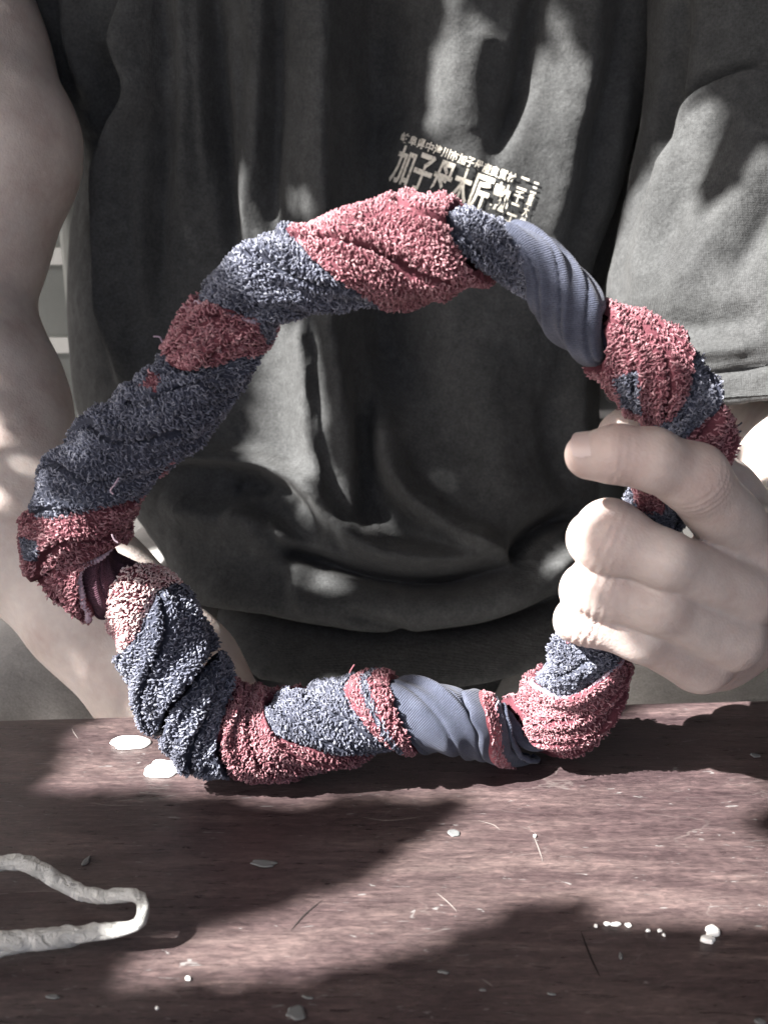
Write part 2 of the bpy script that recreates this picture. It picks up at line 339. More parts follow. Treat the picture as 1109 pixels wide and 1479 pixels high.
# ------------------------------------------------------------------ surface nets
def surface_nets(xs, ys, zs, Fd):
    ins = Fd < 0
    a = ins.astype(np.uint8)
    s = a[:-1, :-1, :-1] + a[1:, :-1, :-1] + a[:-1, 1:, :-1] + a[1:, 1:, :-1] + a[:-1, :-1, 1:] + a[1:, :-1, 1:] + a[:-1, 1:, 1:] + a[1:, 1:, 1:]
    act = (s > 0) & (s < 8); idx = np.argwhere(act); cid = np.full(act.shape, -1, np.int32); cid[act] = np.arange(len(idx))
    i, j, k = idx.T; acc = np.zeros((len(idx), 3)); cnt = np.zeros(len(idx))
    X = lambda ii, jj, kk: np.stack([xs[ii], ys[jj], zs[kk]], -1)
    cor = [(0, 0, 0), (1, 0, 0), (0, 1, 0), (1, 1, 0), (0, 0, 1), (1, 0, 1), (0, 1, 1), (1, 1, 1)]
    for p, q in ((0, 1), (2, 3), (4, 5), (6, 7), (0, 2), (1, 3), (4, 6), (5, 7), (0, 4), (1, 5), (2, 6), (3, 7)):
        c0, c1 = cor[p], cor[q]; f0 = Fd[i + c0[0], j + c0[1], k + c0[2]]; f1 = Fd[i + c1[0], j + c1[1], k + c1[2]]
        m = (f0 < 0) != (f1 < 0); t = np.where(m, f0 / np.where(m, f0 - f1, 1), 0)[:, None]
        pt = X(i + c0[0], j + c0[1], k + c0[2]) * (1 - t) + X(i + c1[0], j + c1[1], k + c1[2]) * t
        acc += pt * m[:, None]; cnt += m
    V = acc / cnt[:, None]; Q = []
    def quads(e0, e1, c):   # e0/e1 sign arrays on the edge, c: four cell id arrays
        m = (e0 != e1); ok = m & (c[0] >= 0) & (c[1] >= 0) & (c[2] >= 0) & (c[3] >= 0)
        q = np.stack([x[ok] for x in c], -1); fl = ~e0[ok]; q[fl] = q[fl][:, ::-1]; Q.append(q)
    quads(ins[:-1, 1:-1, 1:-1], ins[1:, 1:-1, 1:-1], [cid[:, :-1, :-1], cid[:, 1:, :-1], cid[:, 1:, 1:], cid[:, :-1, 1:]])
    quads(ins[1:-1, :-1, 1:-1], ins[1:-1, 1:, 1:-1], [cid[:-1, :, :-1], cid[:-1, :, 1:], cid[1:, :, 1:], cid[1:, :, :-1]])
    quads(ins[1:-1, 1:-1, :-1], ins[1:-1, 1:-1, 1:], [cid[:-1, :-1, :], cid[1:, :-1, :], cid[1:, 1:, :], cid[:-1, 1:, :]])
    return V, np.concatenate(Q)
def smin(a, b, k):
    h = np.clip(0.5 + 0.5 * (b - a) / k, 0, 1); return b + (a - b) * h - k * h * (1 - h)
def seg(p, a, b, ra, rb):
    ab = b - a; t = np.clip(((p - a) @ ab) / (ab @ ab), 0, 1); return np.linalg.norm(p - a - t[..., None] * ab, axis=-1) - (ra + (rb - ra) * t)
def chain(p, pts, k):
    d = None
    for (a, ra), (b, rb) in zip(pts[:-1], pts[1:]):
        e = seg(p, a, b, ra, rb); d = e if d is None else smin(d, e, k)
    return d
def ell(p, c, r, rot=None):
    q = p - c
    if rot is not None: q = q @ rot
    r = np.array(r); k0 = np.linalg.norm(q / r, axis=-1); k1 = np.linalg.norm(q / (r * r), axis=-1) + 1e-9; return k0 * (k0 - 1) / k1
def field(xs, ys, zs, fn, B=12, far=0.03):
    Fd = np.full((len(xs), len(ys), len(zs)), far, np.float32)
    for i0 in range(0, len(xs), B):
        xa = xs[i0:i0 + B]
        for j0 in range(0, len(ys), B):
            ya = ys[j0:j0 + B]
            # coarse test of all z blocks at once
            kc = list(range(0, len(zs), B)); cs = np.array([[(xa[0] + xa[-1]) / 2, (ya[0] + ya[-1]) / 2, (zs[k] + zs[min(k + B, len(zs)) - 1]) / 2] for k in kc])
            dv = fn(cs)
            for k0, dd in zip(kc, dv):
                za = zs[k0:k0 + B]; rad = 0.5 * math.sqrt((xa[-1] - xa[0]) ** 2 + (ya[-1] - ya[0]) ** 2 + (za[-1] - za[0]) ** 2) + 0.006
                if abs(dd) > rad * 1.4:
                    Fd[i0:i0 + B, j0:j0 + B, k0:k0 + B] = dd; continue
                g = np.stack(np.meshgrid(xa, ya, za, indexing='ij'), -1); Fd[i0:i0 + B, j0:j0 + B, k0:k0 + B] = fn(g)
    return Fd
def axis(segs):  # [(start, end, step), ...]
    out = []
    for a, b, s in segs: out.append(np.linspace(a, b, max(2, int(round((b - a) / s)) + 1))[:-1])
    out.append([segs[-1][1]]); return np.concatenate(out)

# ------------------------------------------------------------------ person: body
person = empty('person', (0, 0.33, FZ)); tag(person, 'person in a dark charcoal t-shirt and grey shorts gripping the towel ring', 'person')
J = lambda px, py, Y, r: (P(px, py, Y), r)
index = [J(1080, 790, 0.000, .0122), J(1000, 690, -0.026, .0110), J(940, 664, -0.033, .0090), J(890, 656, -0.033, .0088), J(850, 659, -0.030, .0074)]
middle = [J(1070, 856, -0.010, .0125), J(960, 808, -0.028, .0094), J(882, 776, -0.022, .0118), J(858, 778, -0.002, .0094), J(895, 785, 0.020, .0082)]
ringf = [J(1052, 918, -0.012, .0125), J(950, 874, -0.026, .0093), J(866, 848, -0.020, .0108), J(846, 852, -0.001, .0088), J(890, 860, 0.020, .0080)]
pinky = [J(1012, 956, -0.010, .0115), J(925, 920, -0.021, .0083), J(848, 892, -0.017, .0095), J(834, 896, 0.000, .0078), J(872, 905, 0.017, .0072)]
thumb = [J(1110, 800, 0.045, .0170), J(1040, 715, 0.042, .0135), J(960, 655, 0.030, .0112), J(906, 634, 0.018, .0108)]
wristL = P(1160, 822, 0.048)
palm = [(P(1078, 800, 0.004), .0148), (P(1060, 862, 0.002), .0150), (P(1038, 916, 0.002), .0148), (P(1010, 948, 0.004), .0132)]
PIPS = [index[1][0], middle[2][0], ringf[2][0], pinky[2][0]]
armL = [(P(1085, -250, .33), .052), (P(1120, 300, .27), .048), (P(1175, 640, .215), .043)]
foreL = [(P(1170, 620, .215), .043), (P(1185, 700, .14), .038), (wristL, .026)]
armR = [(P(-90, -300, .36), .056), (P(-112, -60, .30), .052), (P(-66, 90, .275), .049), (P(-16, 210, .25), .046), (P(-56, 410, .228), .040)]
foreR = [(P(-66, 445, .222), .041), (P(-30, 580, .19), .0425), (P(42, 765, .145), .038), (P(146, 884, .12), .0335), (P(245, 985, .10), .0335), (P(290, 1045, .09), .031)]
handR_w = P(285, 1090, .082)
def fingers_R():
    out = []
    base = np.array([handR_w[0] + .03, handR_w[1] - .0, handR_w[2] - .025])
    for q in range(4):
        b = base + np.array([0.004 - .003 * q, 0.028 - 0.019 * q, -.012]); L = (0.040, .046, .043, .034)[q]
        out.append([(b - np.array([.03, 0, -.02]), .009), (b, .0095), (b + np.array([L * .8, 0, -.016]), .0085), (b + np.array([L * 1.2, 0, -.040]), .007)])
    out.append([(handR_w, .013), (handR_w + np.array([.022, .042, -.012]), .011), (handR_w + np.array([.05, .05, -.024]), .009)])
    return out
FR = fingers_R()
hipz = -0.10
def f_hand(p):
    # back of the hand: metacarpal rays as one slab
    d = None
    for (a, ra) in palm:
        e = seg(p, a, wristL, ra, .023); d = e if d is None else smin(d, e, .010)
    d = smin(d, seg(p, P(1062, 800, 0.018), P(1030, 940, 0.020), .016, .015), .010)
    d = smin(d, chain(p, thumb, .006), .010)
    res = d
    for fch, k in ((index, .008), (middle, .0045), (ringf, .0045), (pinky, .005)):
        c = chain(p, fch, .004); g = smin(d, c, k); res = g if res is None else smin(res, g, .0008)
    return res
def f_body(p):
    shp = p.shape; p = p.reshape(-1, 3)
    d = f_hand(p)
    d = smin(d, chain(p, foreL, .01), .012); d = smin(d, chain(p, armL, .01), .02)
    r = chain(p, armR, .012); r = smin(r, chain(p, foreR, .012), .005)
    h = seg(p, P(262, 1040, .09), handR_w + np.array([.03, 0, -.028]), .024, .026)
    for c in FR: h = smin(h, chain(p, c, .004), .005)
    r = smin(r, h, .014)
    xm = 0.0
    t = seg(p, np.array([-0.02, .365, hipz]), np.array([-0.01, .405, .30]), .078, .082)
    t = smin(t, seg(p, np.array([-0.17, .39, .345]), np.array([0.17, .39, .335]), .052, .052), .05)
    t = smin(t, seg(p, np.array([-0.01, .40, .36]), np.array([-0.01, .39, .46]), .055, .05), .03)
    for s in (-1, 1):
        t = smin(t, seg(p, np.array([-.02 + s * .09, .345, hipz - .01]), np.array([-.02 + s * .255, .04, -.150]), .070, .058), .03)
        t = smin(t, seg(p, np.array([-.02 + s * .255, .04, -.160]), np.array([-.02 + s * .23, .10, -.64]), .055, .035), .02)
        t = smin(t, seg(p, np.array([-.02 + s * .23, .11, -.685]), np.array([-.02 + s * .26, -.08, -.70]), .032, .022), .02)
    d = smin(d, t, .02); d = smin(d, r, .012)
    return d.reshape(shp[:-1])
xs = axis([(-.37, -.21, .005), (-.21, -.06, .0028), (-.06, .058, .006), (.058, .172, .00095), (.172, .34, .004)])
ys = axis([(-.115, -.052, .006), (-.052, .04, .00095), (.04, .07, .0018), (.07, .22, .0035), (.22, .44, .006)])
zs = axis([(-.73, -.13, .009), (-.13, .028, .0028), (.028, .148, .00095), (.148, .26, .0035), (.26, .49, .006)])
Fd = field(xs, ys, zs, f_body)
BV, BF = surface_nets(xs, ys, zs, Fd); del Fd
# soften, then finger creases and knuckle wrinkles
def laplace(V, Fq, it, lam=0.5):
    E = np.concatenate([Fq[:, [0, 1]], Fq[:, [1, 2]], Fq[:, [2, 3]], Fq[:, [3, 0]]]); E = np.concatenate([E, E[:, ::-1]]); cnt = np.bincount(E[:, 0], minlength=len(V))
    for _ in range(it):
        S = np.stack([np.bincount(E[:, 0], V[E[:, 1], c], minlength=len(V)) for c in range(3)], -1) / np.maximum(cnt, 1)[:, None]; V = V + lam * (S - V)
    return V
BV = laplace(BV, BF, 2)
def vnormals(V, Fq):
    n = np.cross(V[Fq[:, 2]] - V[Fq[:, 0]], V[Fq[:, 3]] - V[Fq[:, 1]]); N_ = np.zeros_like(V)
    for c in range(4):
        for a in range(3): N_[:, a] += np.bincount(Fq[:, c], n[:, a], minlength=len(V))
    return N_ / (np.linalg.norm(N_, axis=1)[:, None] + 1e-12)
BN = vnormals(BV, BF); disp = np.zeros(len(BV)); flush = np.zeros(len(BV))
for ch, jn in ((index, 1), (middle, 2), (ringf, 2), (pinky, 2), (index, 3)):
    c = ch[jn][0]; ax = ch[jn][0] - ch[jn - 1][0]; ax /= np.linalg.norm(ax); q = BV - c; al = q @ ax; dd = np.linalg.norm(q, axis=1)
    m = np.exp(-(dd / 0.0135) ** 4) * np.clip(-BN[:, 1] * 1.4 + 0.2, 0, 1)
    wob = 0.0007 * vnoise(BV * 250, 3); a2 = al + wob
    sc_ = .45 if jn == 3 else .9
    for off, amp in ((-.0046, .0006), (-.0020, .0009), (.0007, .0010), (.0032, .0007)):
        disp -= sc_ * amp * m * np.exp(-((a2 - off) / .00055) ** 2)
    flush = np.maximum(flush, 0.6 * np.exp(-(dd / 0.012) ** 2))
for (c, r_) in palm: flush = np.maximum(flush, 0.35 * np.exp(-(np.linalg.norm(BV - c, axis=1) / 0.02) ** 2))
for ch in (index, thumb): flush = np.maximum(flush, 0.5 * np.exp(-(np.linalg.norm(BV - ch[-1][0], axis=1) / 0.010) ** 2))
# elbow crook crease
disp += 0.0006 * vnoise(BV * 70, 5) * (BV[:, 2] > -.1)
# extensor tendons over the back of the hand
for (a, ra) in palm:
    ab = wristL - a; tt = np.clip(((BV - a) @ ab) / (ab @ ab), 0, 1); 
    dist = np.linalg.norm((BV - a - tt[:, None] * ab)[:, [0, 2]], axis=1)
    disp += 0.0008 * np.exp(-(dist / .004) ** 2) * (tt > 0) * (tt < .8) * np.clip(-BN[:, 1], 0, 1)
BV = BV + BN * disp[:, None]
body = mesh_np('body', BV, BF, [SKIN]); adopt(body, person)
at = body.data.attributes.new('flush', 'FLOAT', 'POINT'); at.data.foreach_set('value', flush.astype(np.float32))

# fingernails (index, thumb)
def nail(c, ax, nrm, wd, ln, R):
    ax = ax / np.linalg.norm(ax); nrm = nrm - ax * (nrm @ ax); nrm /= np.linalg.norm(nrm); sd_ = np.cross(ax, nrm); V = []; n1, n2 = 9, 9
    for lay in (0, 1):
        for i in range(n1):
            for j in range(n2):
                u = -1 + 2 * i / (n1 - 1); v = -1 + 2 * j / (n2 - 1); a = v * wd / R; sq = math.sqrt(max(0, 1 - (abs(u) ** 3) * .35))
                V.append(c + ax * (u * ln * .5 * math.sqrt(1 - .25 * v * v)) + sd_ * (R * math.sin(a * .5 * sq)) + nrm * (R * math.cos(a * .5 * sq) - (0.0007 if lay == 0 else 0)))
    g = grid_faces(n1, n2); g2 = g + n1 * n2; fs = [tuple(x[::-1]) for x in g.tolist()] + [tuple(x) for x in g2.tolist()]
    return mesh_np('fingernail', V, fs, [NAIL])
ix = index[-1][0] - index[-2][0]
o = nail(index[-1][0] - ix / np.linalg.norm(ix) * .001, ix, np.array([-.55, -.35, .75]), .0115, .0100, .0079); adopt(o, person)

# ------------------------------------------------------------------ shorts
def f_shorts(p):
    shp = p.shape; p = p.reshape(-1, 3); d = seg(p, np.array([-.02, .365, -.12]), np.array([-.02, .365, .0]), .095, .09)
    for s in (-1, 1): d = smin(d, seg(p, np.array([-.02 + s * .105, .33, -.105]), np.array([-.02 + s * .255, .055, -.125]), .088, .084), .02)
    d = np.maximum(d, 0.045 - p[:, 1] + .25 * p[:, 2] * 0)
    d = d + 0.0035 * vnoise(p * np.array([26, 34, 26]), 11) + .0025 * vnoise(p * np.array([50, 20, 60]) + 4, 12)
    return d.reshape(shp[:-1])
xs = axis([(-.40, .36, .0055)]); ys = axis([(.03, .48, .0055)]); zs = axis([(-.25, .14, .0055)])
Fd = field(xs, ys, zs, f_shorts); SV, SF = surface_nets(xs, ys, zs, Fd); SV = laplace(SV, SF, 2)
o = mesh_np('shorts', SV, SF, [SHORTS]); adopt(o, person)

# ------------------------------------------------------------------ t-shirt
kpy = [-430, -380, -330, -200, -100, 0, 120, 240, 400, 520, 640, 720, 800, 870, 920, 960, 985, 1002, 1006]
kxl = [430, 250, -20, -75, -35, 20, 72, 121, 110, 113, 126, 150, 200, 250, 285, 318, 350, 400, 500]
kxr = [650, 850, 1020, 1045, 1020, 992, 958, 928, 888, 866, 858, 858, 858, 856, 852, 846, 832, 790, 700]
kY = [.335, .31, .29, .272, .268, .265, .26, .253, .243, .237, .226, .214, .198, .186, .182, .184, .190, .205, .24]
kb = [.04, .06, .08, .09, .093, .095, .098, .10, .105, .108, .11, .113, .118, .12, .12, .118, .112, .10, .05]
def mk_shirt():
    nv, nt_ = 420, 420
    t = np.concatenate([np.linspace(0, 5, 60, endpoint=False), np.linspace(5, 16, 330, endpoint=False), np.linspace(16, 18, 30)])
    ki = np.arange(len(kpy)); K = catmull(np.array([kpy, kxl, kxr, kY, kb]).T, 20); tk = np.linspace(0, len(kpy) - 1, len(K))
    G = np.stack([np.interp(t, tk, K[:, c]) for c in range(5)], -1)
    th = np.concatenate([np.linspace(-100, 100, 340, endpoint=False), np.linspace(100, 260, 80, endpoint=False)]); th = np.radians(th)
    V = np.zeros((len(t), len(th), 3))
    for i, (py, xl, xr, Y0, b) in enumerate(G):
        f = P(554, py, Y0); z = f[2]; Ys = Y0 + b
        dep = (Ys - CAM[1]) * F_[1] + (z - CAM[2]) * F_[2]
        wl = (xl - W0 / 2) / FPX * dep; wr = (xr - W0 / 2) / FPX * dep; xc = (wl + wr) / 2; a = (wr - wl) / 2
        s, c = np.sin(th), np.cos(th)
        V[i, :, 0] = xc + a * np.sign(s) * np.abs(s) ** .82; V[i, :, 1] = Ys - b * np.sign(c) * np.abs(c) ** .78; V[i, :, 2] = z
    return V.reshape(-1, 3), len(t), len(th)
def mk_sleeve(ks, n=200, m=220):
    K = catmull(np.array([list(P(a, b, c)) + [r] for a, b, c, r in ks]), 30); t = np.linspace(0, len(K) - 1, n); K = np.stack([np.interp(t, np.arange(len(K)), K[:, c]) for c in range(4)], -1)
    th = np.linspace(0, 2 * math.pi, m, endpoint=False); Tn = np.gradient(K[:, :3], axis=0); Tn /= np.linalg.norm(Tn, axis=1)[:, None]; V = []
    for i in range(n):
        a = np.cross(Tn[i], [0, 1, 0]); a /= np.linalg.norm(a); b = np.cross(a, Tn[i]); V.append(K[i, :3] + K[i, 3] * (np.outer(np.cos(th), a) + np.outer(np.sin(th), b)))
    # turned-in hem
    last = V[-1]; c = K[-1, :3]
    for sc, up in ((.99, -.0015), (.965, 0), (.94, .004), (.93, .03)): V.append(c + (last - c) * sc - Tn[-1] * up)
    return np.concatenate(V), n + 4, m
# folds: (points, width on left/below side, width on the other side, amplitude in metres)
# travelling down: first width = image-left side; travelling right: first width = below
FOLDS = [
 ([(205, -60), (190, 60), (207, 130), (182, 185), (168, 260), (168, 420), (178, 560)], 12, 42, .017),
 ([(150, 60), (158, 150), (142, 235)], 20, 16, -.012),
 ([(120, -40), (110, 60), (140, 150)], 22, 22, .006),
 ([(72, -40), (90, 60), (118, 150)], 12, 16, -.004),
 ([(262, -60), (275, 120), (262, 320)], 14, 24, .009),
 ([(300, -60), (318, 120), (330, 300), (338, 400)], 16, 26, -.010),
 ([(365, -60), (372, 140), (352, 330)], 14, 22, .008),
 ([(405, -60), (408, 140), (398, 300), (392, 370)], 16, 12, -.006),
 ([(470, -80), (474, 60), (474, 200), (478, 330), (484, 430), (492, 520), (500, 620), (506, 690), (512, 770)], 58, 9, .022),
 ([(436, 420), (440, 540), (446, 620), (462, 700), (478, 760)], 34, 12, .012),
 ([(535, -80), (540, 100), (548, 300), (556, 480), (580, 620)], 42, 74, -.032),
 ([(640, -40), (655, 60), (640, 160), (610, 240)], 30, 30, .006),
 ([(700, 20), (680, 120), (665, 220)], 26, 34, .005),
 ([(790, -60), (768, 60), (745, 150), (700, 245), (660, 300)], 20, 16, -.012),
 ([(850, -60), (838, 90), (808, 230), (800, 340)], 34, 30, .008),
 ([(910, -60), (890, 80), (862, 200), (838, 330), (828, 420)], 26, 18, -.006),
 ([(900, 90), (880, 220), (850, 360)], 24, 20, .004),
 ([(985, -60), (958, 110), (920, 250), (880, 400), (860, 530)], 14, 22, -.010),
 ([(232, -60), (240, 120), (226, 300), (232, 440)], 9, 14, -.005), ([(288, -60), (296, 100), (300, 260)], 7, 12, .004), ([(340, 60), (345, 220), (352, 400)], 8, 10, .004), ([(388, -60), (384, 120), (374, 280)], 7, 10, .004), ([(216, 200), (212, 340), (222, 480)], 10, 12, .005),
 # middle
 ([(225, 675), (265, 662), (320, 662), (368, 668), (402, 684), (440, 712), (470, 755), (474, 790)], 9, 24, .017),
 ([(332, 700), (362, 692), (392, 704)], 20, 12, -.006),
 ([(420, 722), (446, 734), (462, 752)], 12, 10, -.003),
 ([(330, 735), (370, 748), (404, 775), (430, 800)], 20, 16, .012),
 ([(225, 720), (300, 742), (370, 768), (440, 800)], 26, 26, .010),
 ([(382, 742), (410, 785), (470, 805), (560, 832), (650, 838), (735, 822)], 16, 8, -.021),
 ([(480, 740), (500, 775), (560, 806), (650, 813), (720, 800)], 11, 28, .015),
 ([(546, 560), (545, 650), (572, 712), (630, 762), (690, 796), (742, 812)], 10, 34, .016),
 ([(524, 560), (532, 680), (562, 745), (620, 785)], 26, 22, -.007),
 ([(700, 480), (690, 600), (720, 700), (770, 760)], 60, 50, .008),
 ([(590, 480), (640, 600), (700, 680)], 40, 46, -.006),
 ([(742, 822), (762, 786), (800, 760), (850, 742)], 12, 20, -.016),
 ([(770, 835), (800, 815), (850, 790)], 22, 14, .012),
 ([(790, 560), (800, 640), (830, 720)], 26, 26, -.006),
 ([(835, 480), (830, 600), (845, 700)], 16, 16, .006),
 # belly rolls
 ([(215, 800), (300, 842), (400, 868), (520, 880), (640, 880), (740, 862), (840, 815)], 34, 34, .010),
 ([(430, 800), (440, 850), (470, 880)], 16, 18, .006),
 ([(268, 868), (330, 882), (400, 896), (470, 915), (560, 930), (680, 918), (760, 892), (850, 850)], 10, 14, -.019),
 ([(500, 880), (560, 900), (600, 925)], 10, 12, -.006),
 ([(310, 900), (400, 925), (500, 948), (600, 952), (700, 938), (780, 910), (855, 868)], 14, 22, .022),
 ([(400, 898), (440, 916), (470, 905)], 10, 10, .006),
 ([(340, 945), (420, 972), (500, 985), (600, 985), (700, 970), (790, 940), (850, 915)], 8, 14, -.012),
 ([(380, 985), (500, 1000), (650, 998), (740, 985), (820, 962)], 14, 10, .012),
 # sleeve
 ([(1120, 82), (1040, 100), (985, 130), (950, 175), (935, 225)], 7, 10, -.008),
 ([(1120, 96), (1050, 112), (1000, 140), (965, 185)], 8, 8, .003),
 ([(1060, 150), (1010, 230), (960, 320), (925, 400)], 26, 26, -.005),
 ([(1109, 200), (1060, 290), (1000, 380), (960, 440)], 30, 30, .0045),
 ([(1130, 270), (1090, 340), (1050, 400)], 20, 24, -.004),
 ([(960, 200), (930, 300), (905, 420)], 24, 28, .005),
 ([(900, 450), (980, 470), (1109, 455)], 20, 24, -.004),
 ([(880, 500), (980, 505), (1109, 500)], 14, 14, .004),
 ([(880, 538), (980, 540), (1130, 528)], 5, 5, -.003),
]
def apply_folds(V, Nn, strength=1.0, sel=None):
    px, py = proj(V); D = np.zeros(len(V)); front = np.clip((-Nn[:, 1] + 0.05) * 3, 0, 1)
    wx = 7 * vnoise(V * 14, 21); wy = 7 * vnoise(V * 14 + 9, 22); px = px + wx; py = py + wy
    for pts, w1, w2, amp in FOLDS:
        w1 *= .85; w2 *= .85; pts = catmull(pts, 5); L = np.concatenate([[0], np.cumsum(np.linalg.norm(np.diff(pts, axis=0), axis=1))]); best = np.full(len(V), 1e9); sg = np.zeros(len(V)); tt = np.zeros(len(V))
        m = (px > pts[:, 0].min() - 160) & (px < pts[:, 0].max() + 160) & (py > pts[:, 1].min() - 160) & (py < pts[:, 1].max() + 160)
        ii = np.nonzero(m)[0]
        if not len(ii): continue
        X, Yp = px[ii], py[ii]; bb = best[ii]; s_ = sg[ii]; t_ = tt[ii]
        for k in range(len(pts) - 1):
            a, b = pts[k], pts[k + 1]; d = b - a; l2 = d @ d + 1e-9; t = np.clip(((X - a[0]) * d[0] + (Yp - a[1]) * d[1]) / l2, 0, 1)
            ex, ey = X - a[0] - t * d[0], Yp - a[1] - t * d[1]; q = np.hypot(ex, ey); u = q < bb
            bb = np.where(u, q, bb); s_ = np.where(u, d[0] * ey - d[1] * ex, s_); t_ = np.where(u, (L[k] + t * (L[k + 1] - L[k])) / L[-1], t_)
        wd = np.where(s_ > 0, w1, w2); tap = np.clip(np.minimum(t_, 1 - t_) * 5 + .12, 0, 1)
        D[ii] += amp * np.exp(-(bb / wd) ** 2) * tap
    pr = np.exp(-(((px - 685) / 140) ** 4 + ((py - 262) / 80) ** 4)); return D * front * strength * (1 - .88 * pr)
def grid_normals(V, nr, nc, wrap=True):
    G = V.reshape(nr, nc, 3); du = np.gradient(G, axis=0); dv = (np.roll(G, -1, 1) - np.roll(G, 1, 1)); n = np.cross(dv, du); n /= np.linalg.norm(n, axis=-1)[..., None] + 1e-12; return n.reshape(-1, 3)
parts = []
V, nr, nc = mk_shirt(); shirt_grid = (nr, nc)
for V, nr, nc, isb in ((V, nr, nc, True),
        (*mk_sleeve([(1000, -330, .36, .05), (1062, -200, .32, .056), (1078, 0, .285, .054), (1086, 130, .27, .058), (1088, 260, .255, .066), (1092, 400, .24, .078), (1096, 480, .23, .081), (1100, 552, .225, .083)]), False),
        (*mk_sleeve([(80, -340, .36, .05), (20, -250, .32, .066), (-15, -150, .30, .068), (-40, -70, .285, .066)], 60, 80), False)):
    Nn = grid_normals(V, nr, nc); cen = V.mean(0)
    if ((V - cen) * Nn).sum(1).mean() < 0: Nn = -Nn
    D = apply_folds(V, Nn, 1.22)
    D += 0.0022 * vnoise(V * np.array([28, 20, 11]), 31) + .0010 * vnoise(V * np.array([60, 50, 40]), 32) + 0.0004 * vnoise(V * 160, 33)
    W_ = V + Nn * D[:, None]; gf = grid_faces(nr, nc, True); q0 = gf[len(gf) // 2::977]; fn_ = np.cross(W_[q0[:, 2]] - W_[q0[:, 0]], W_[q0[:, 3]] - W_[q0[:, 1]])
    if (fn_ * Nn[q0[:, 0]]).sum() < 0: gf = gf[:, ::-1].copy()
    parts.append((W_, gf, nr, nc))
off = 0; AV = []; AF = []
for V, Fq, nr, nc in parts: AV.append(V); AF.append(Fq + off); off += len(V)
shirt = mesh_np('t_shirt', np.concatenate(AV), np.concatenate(AF), [SHIRT]); adopt(shirt, person)
shirt_bvh = BVHTree.FromPolygons([Vector(v) for v in parts[0][0].tolist()], [tuple(f) for f in parts[0][1].tolist()])
m_ = shirt.modifiers.new('cloth_thickness', 'SOLIDIFY'); m_.thickness = 0.0008; m_.offset = -1

# sleeve hem stitches + print
ROW = math.radians(20.5)
def lay_text(txt, ox, oy, cw, chh, vert=False, name='print_lettering', extra=0.0, pitch=None):
    # (ox, oy): top-left pixel of the row, cw/chh: character width and height in photograph pixels
    for k, chx in enumerate(txt):
        cu = bpy.data.curves.new('glyph', 'FONT'); cu.body = chx; cu.size = 1.0; cu.resolution_u = 3; cu.offset = 0.010 + extra
        ob = bpy.data.objects.new('glyph', cu); COL.objects.link(ob); bpy.context.view_layer.update()
        dg = bpy.context.evaluated_depsgraph_get(); me = bpy.data.meshes.new_from_object(ob.evaluated_get(dg)); bpy.data.objects.remove(ob)
        if not len(me.vertices): continue
        import bmesh; bm = bmesh.new(); bm.from_mesh(me); bmesh.ops.triangulate(bm, faces=bm.faces[:]); bmesh.ops.subdivide_edges(bm, edges=[e for e in bm.edges if e.calc_length() > .08], cuts=3, use_grid_fill=True); bmesh.ops.triangulate(bm, faces=bm.faces[:]); bm.to_mesh(me); bm.free()
        co = np.array([v.co[:] for v in me.vertices]); mn, mx = co.min(0), co.max(0); hgt = max(mx[1] - mn[1], .35 if chx in '二一' else .1); wdt = max(mx[0] - mn[0], .1)
        fs = [tuple(p.vertices) for p in me.polygons]; bpy.data.meshes.remove(me)
        cm = (mn + mx) / 2; u = (co[:, 0] - cm[0]) / wdt + .5; v = 0.5 - (co[:, 1] - cm[1]) / hgt
        pt = pitch or (chh if vert else cw)
        X = u * cw * .92 + (0 if vert else k * pt); Yv = v * chh * .94 + (k * pt if vert else 0)
        gx = ox + X * math.cos(ROW) - Yv * math.sin(ROW); gy = oy + X * math.sin(ROW) + Yv * math.cos(ROW)
        pts = []
        for a, b in zip(gx, gy):
            d = Vector(ray(a, b)).normalized(); h, n_, _, _ = shirt_bvh.ray_cast(Vector(CAM), d)
            pts.append(h - d * 0.0011 if h else Vector(P(a, b, .25)))
        o = mesh_np(name, [tuple(p) for p in pts], fs, [PRINT], smooth=False); adopt_keep(o, shirt)
def adopt_keep(o, par):
    o.parent = par; o.matrix_parent_inverse = Matrix.Identity(4)
    bpy.context.view_layer.update(); o.matrix_parent_inverse = par.matrix_world.inverted()
lay_text('加子母木匠塾', 580, 208, 29.5, 61, extra=.012)
lay_text('岐阜県中津川市加子母産良質材', 582, 190, 12.6, 16, extra=.012)
lay_text('二千二十', 752, 254, 16, 20, vert=True, extra=.01)
lay_text('三重大学', 771, 262, 9, 18, vert=True, extra=.01)

